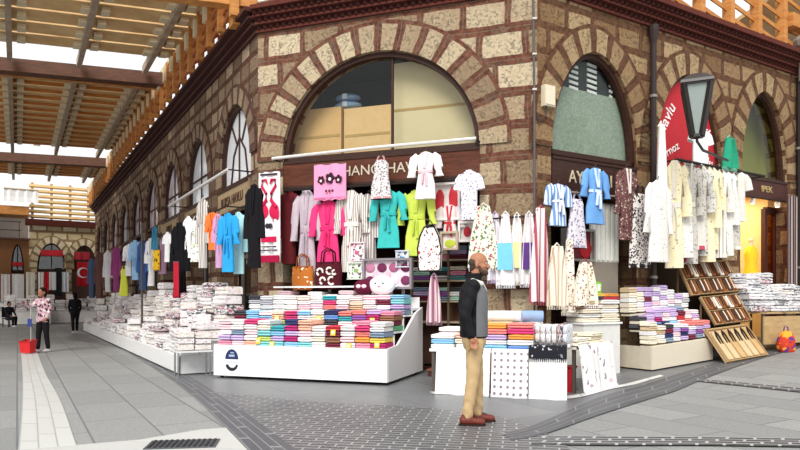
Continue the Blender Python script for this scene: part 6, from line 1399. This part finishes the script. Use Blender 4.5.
# trousers
m = MB()
ring_loft(m, [((0, 0, .80), .10, .14), ((.0, 0, .88), .13, .175), ((.0, 0, .96), .128, .178), ((0, 0, 1.02), .12, .165)])
for h_, k_, a_2, s_ in (('hipR', 'kR', 'aR', -1), ('hipL', 'kL', 'aL', 1)):
    m.cap2((A[h_][0], A[h_][1], .88), .102, A[k_], .07); an = V(A[a_2]); m.cap2(A[k_], .07, an.lerp(V(A[k_]), .05) + V((-.0, 0, 0)), .058)
tr = blob('trousers', m, .011, M('#c3a67c', .85, .15, 0, .08), man, 3, .4)
for v in tr.data.vertices: c = v.co; g_ = .0022 if c.z > .3 else .005; c.x += g_ * math.sin(c.z * 52 + c.y * 34 + (2 if c.x > 0 else 0)) * (1 if c.z < .85 else .3); c.y += g_ * .7 * math.sin(c.z * 41 + c.x * 30)
m = MB(); m.prism([(-.1, .8), (-.02, .84), (-.02, .87), (-.1, .86)], -.2, -.185); m.build('pocket', M('#a98d64', .9), tr)
# shoes
for a in ('aR', 'aL'):
    x, y, z = A[a]; m = MB(); m.cap2((x - .035, y, .06), .05, (x + .02, y, .062), .052); m.cap2((x + .02, y, .055), .05, (x + .155, y, .04), .04); m.cap2((x - .02, y, .09), .047, (x - .0, y, .11), .047)
    m.v = [(p[0], p[1], max(p[2], .016)) for p in m.v]; s1 = blob('shoe', m, .009, M('#6b2a1c', .4, .5, 0, .2), man, 2, .4)
    m = MB(); m.loft([[V((x + .055 + .145 * math.cos(t), y + .052 * math.sin(t), z_)) for t in [2 * PI * k / 20 for k in range(20)]] for z_ in (.002, .024)]); m.build('sole', M('#2c1a14', .6), s1)
    m = MB()
    for k in range(3): m.cap2((x + .05 + .022 * k, y - .025, .106 - .008 * k), .005, (x + .05 + .022 * k, y + .025, .106 - .008 * k), .005, 6)
    m.build('lace', M('#3a1a12', .8), s1)

def walker(label, loc, rz, H, top, legs, hairc, hair_long, arms, shoe='#e9e6e4', stride=.08, skirt=False, sit=False, shirt_mat=None):
    """smaller figure; local x is forward"""
    k = H / 1.7; t = thing('person', label, 'person', loc, rz); S3 = lambda p: (p[0] * k, p[1] * k, p[2] * k)
    if sit: hipz, kn, an = .47, [(.38, -.09, .48), (.38, .09, .48)], [(.4, -.1, .07), (.34, .1, .07)]
    else: hipz, kn, an = .9, [(stride * .6 + .01, -.09, .48), (-stride * .3, .09, .48)], [(stride, -.09, .07), (-stride, .09, .07)]
    dz = hipz - .9; lean = .0
    B = MB(); ring_loft(B, [(S3((0, 0, .84 + dz)), .09 * k, .13 * k), (S3((0, 0, .93 + dz)), .105 * k, .16 * k), (S3((0, 0, 1.08 + dz)), .09 * k, .13 * k), (S3((0, 0, 1.28 + dz)), .105 * k, .155 * k), (S3((0, 0, 1.4 + dz)), .085 * k, .15 * k), (S3((0, 0, 1.45 + dz)), .05 * k, .06 * k)])
    B.cap2(S3((0, 0, 1.4 + dz)), .05 * k, S3((.015, 0, 1.55 + dz)), .047 * k)
    C = MB(); ring_loft(C, [(S3((0, 0, .80 + dz)), .135 * k, .185 * k), (S3((0, 0, .93 + dz)), .13 * k, .18 * k), (S3((0, 0, 1.08 + dz)), .11 * k, .152 * k), (S3((0, 0, 1.28 + dz)), .125 * k, .175 * k), (S3((0, 0, 1.4 + dz)), .1 * k, .165 * k), (S3((0, 0, 1.46 + dz)), .06 * k, .07 * k)])
    D_ = MB(); ring_loft(D_, [(S3((0, 0, .78 + dz)), .11 * k, .14 * k), (S3((0, 0, .88 + dz)), .125 * k, .17 * k), (S3((0, 0, .98 + dz)), .115 * k, .16 * k)])
    for s_, kp, ap, ar in ((-1, kn[0], an[0], arms[0]), (1, kn[1], an[1], arms[1])):
        hp = (0, .09 * s_, .86 + dz); B.cap2(S3(hp), .08 * k, S3(kp), .052 * k); B.cap2(S3(kp), .052 * k, S3(ap), .036 * k); B.cap2(S3((ap[0] - .02, ap[1], .045)), .032 * k, S3((ap[0] + .12, ap[1], .03)), .026 * k)
        D_.cap2(S3(hp), .098 * k, S3(kp), .07 * k); D_.cap2(S3(kp), .07 * k, S3((ap[0], ap[1], ap[2] + .05)), .055 * k)
        sh_, el, wr = (0, .175 * s_, 1.38 + dz), (ar[0][0], ar[0][1], ar[0][2] + dz), (ar[1][0], ar[1][1], ar[1][2] + dz)
        B.cap2(S3((0, .1 * s_, 1.4 + dz)), .05 * k, S3(sh_), .048 * k); B.cap2(S3(sh_), .045 * k, S3(el), .036 * k); B.cap2(S3(el), .036 * k, S3(wr), .026 * k)
        C.cap2(S3((0, .1 * s_, 1.395 + dz)), .06 * k, S3(sh_), .065 * k); C.cap2(S3(sh_), .062 * k, S3(el), .052 * k); C.cap2(S3(el), .052 * k, V(S3(el)).lerp(V(S3(wr)), .85), .04 * k)
        hand(B, S3(wr), V(S3(wr)) - V(S3(el)), (.8, -.3 * s_, .1), k)
        q = MB(); q.cap2(S3((ap[0] - .03, ap[1], .05)), .042 * k, S3((ap[0] + .13, ap[1], .038)), .034 * k); q.v = [(p[0], p[1], max(p[2], .004)) for p in q.v]; q.build('shoe', M(shoe, .5), t, True)
    hc_ = S3((.03, 0, 1.6 + dz)); hq_ = head(B, hc_, 0.0)
    blob('body', B, .011, SKIN, t, 2, .4); blob('top', C, .014, shirt_mat or P_(top), t, 3, .4); blob('trousers', D_, .014, P_(legs), t, 3, .4)
    Hh = MB(); Hh.ell(hq_(-.02, 0, .05), (.098, .088, .082), 16, 10); Hh.ell(hq_(-.06, 0, -.02), (.06, .08, .08 + .06 * hair_long), 16, 10)
    blob('hair', Hh, .01, M(hairc, .9, .1), t, 2, .4)
    for s_ in (-1, 1): q = MB(); q.ell(hq_(.079, .03 * s_, .008), (.011, .012, .009), 8, 6); q.build('eye', M('#2c221e', .3), t, True)
    return t
wl = G(43, 352)
walker('woman in pink floral top and black trousers holding the upright dustpan handle in the arcade', wl, -1.9, 1.62, '#d9b4be', '#1d1b1f', '#2a1c18', 1, (((.18, -.24, 1.2), (.38, -.22, 1.32)), ((.0, .25, 1.14), (.1, .22, .92))), shirt_mat=PRT('#cfaab4', '#5a2f3e', '#efe6e2', 12, .5))
walker('person dressed all in black standing with their back turned deeper in the arcade', G(75, 333), 2.2, 1.6, '#17161a', '#141317', '#15120f', 1, (((.02, -.23, 1.12), (.12, -.2, .9)), ((.02, .23, 1.12), (.1, .2, .9))), '#dcd8d4', .12)
pd = G(28, 353.5)
dp_ = thing('dustpan', 'red upright dustpan box on a long handle beside the woman in the floral top', 'dustpan', pd, -.2)
m = MB(); m.add([V(p) for p in ((-.17, -.12, .02), (.17, -.12, .02), (.17, .12, .02), (-.17, .12, .02), (-.2, -.15, .3), (.2, -.15, .3), (.2, .15, .34), (-.2, .15, .34))], [(3, 2, 1, 0), (0, 1, 5, 4), (1, 2, 6, 5), (2, 3, 7, 6), (3, 0, 4, 7)]); m.build('bin', M('#d0282c', .4), dp_)
m = MB(); m.tube([(-.2, -.15, .3), (.2, -.15, .3), (.2, .15, .34), (-.2, .15, .34), (-.2, -.15, .3)], .016, 6); m.build('rim', M('#b41f24', .4), dp_)
m = MB(); m.tube([(.0, .12, .25), (0, .12, 1.4)], .014, 8); m.build('handle', M('#b9b3ac', .4), dp_)
m = MB(); m.box((-.03, .1, .78), (.14, .02, .2)); m.build('tag', M('#2f3f86', .5), dp_)
dp_.scale = (.78, .78, .98)
sp_ = G(9, 327)
ch = thing('chair', 'dark low chair under the seated person at the side of the far street', 'chair', sp_, -.35)
m = MB(); m.box((0, 0, .42), (.44, .44, .05)); m.build('seat', M('#2a2a2c', .6), ch); m = MB(); m.box((-.21, 0, .72), (.04, .44, .5)); m.build('backrest', M('#2a2a2c', .6), ch)
for x in (-.18, .18):
    for y in (-.18, .18): m = MB(); m.box((x, y, .2), (.035, .035, .4)); m.build('leg', M('#1f1f20', .5), ch)
sp2 = sp_ + V((.0, 0, .0))
walker('person in dark clothes sitting on the low chair in the far street', sp2, -.35, 1.65, '#26282e', '#1e2026', '#1c1714', 0, (((.08, -.24, 1.14), (.3, -.15, 1.0)), ((.08, .24, 1.14), (.3, .15, 1.0))), sit=True)
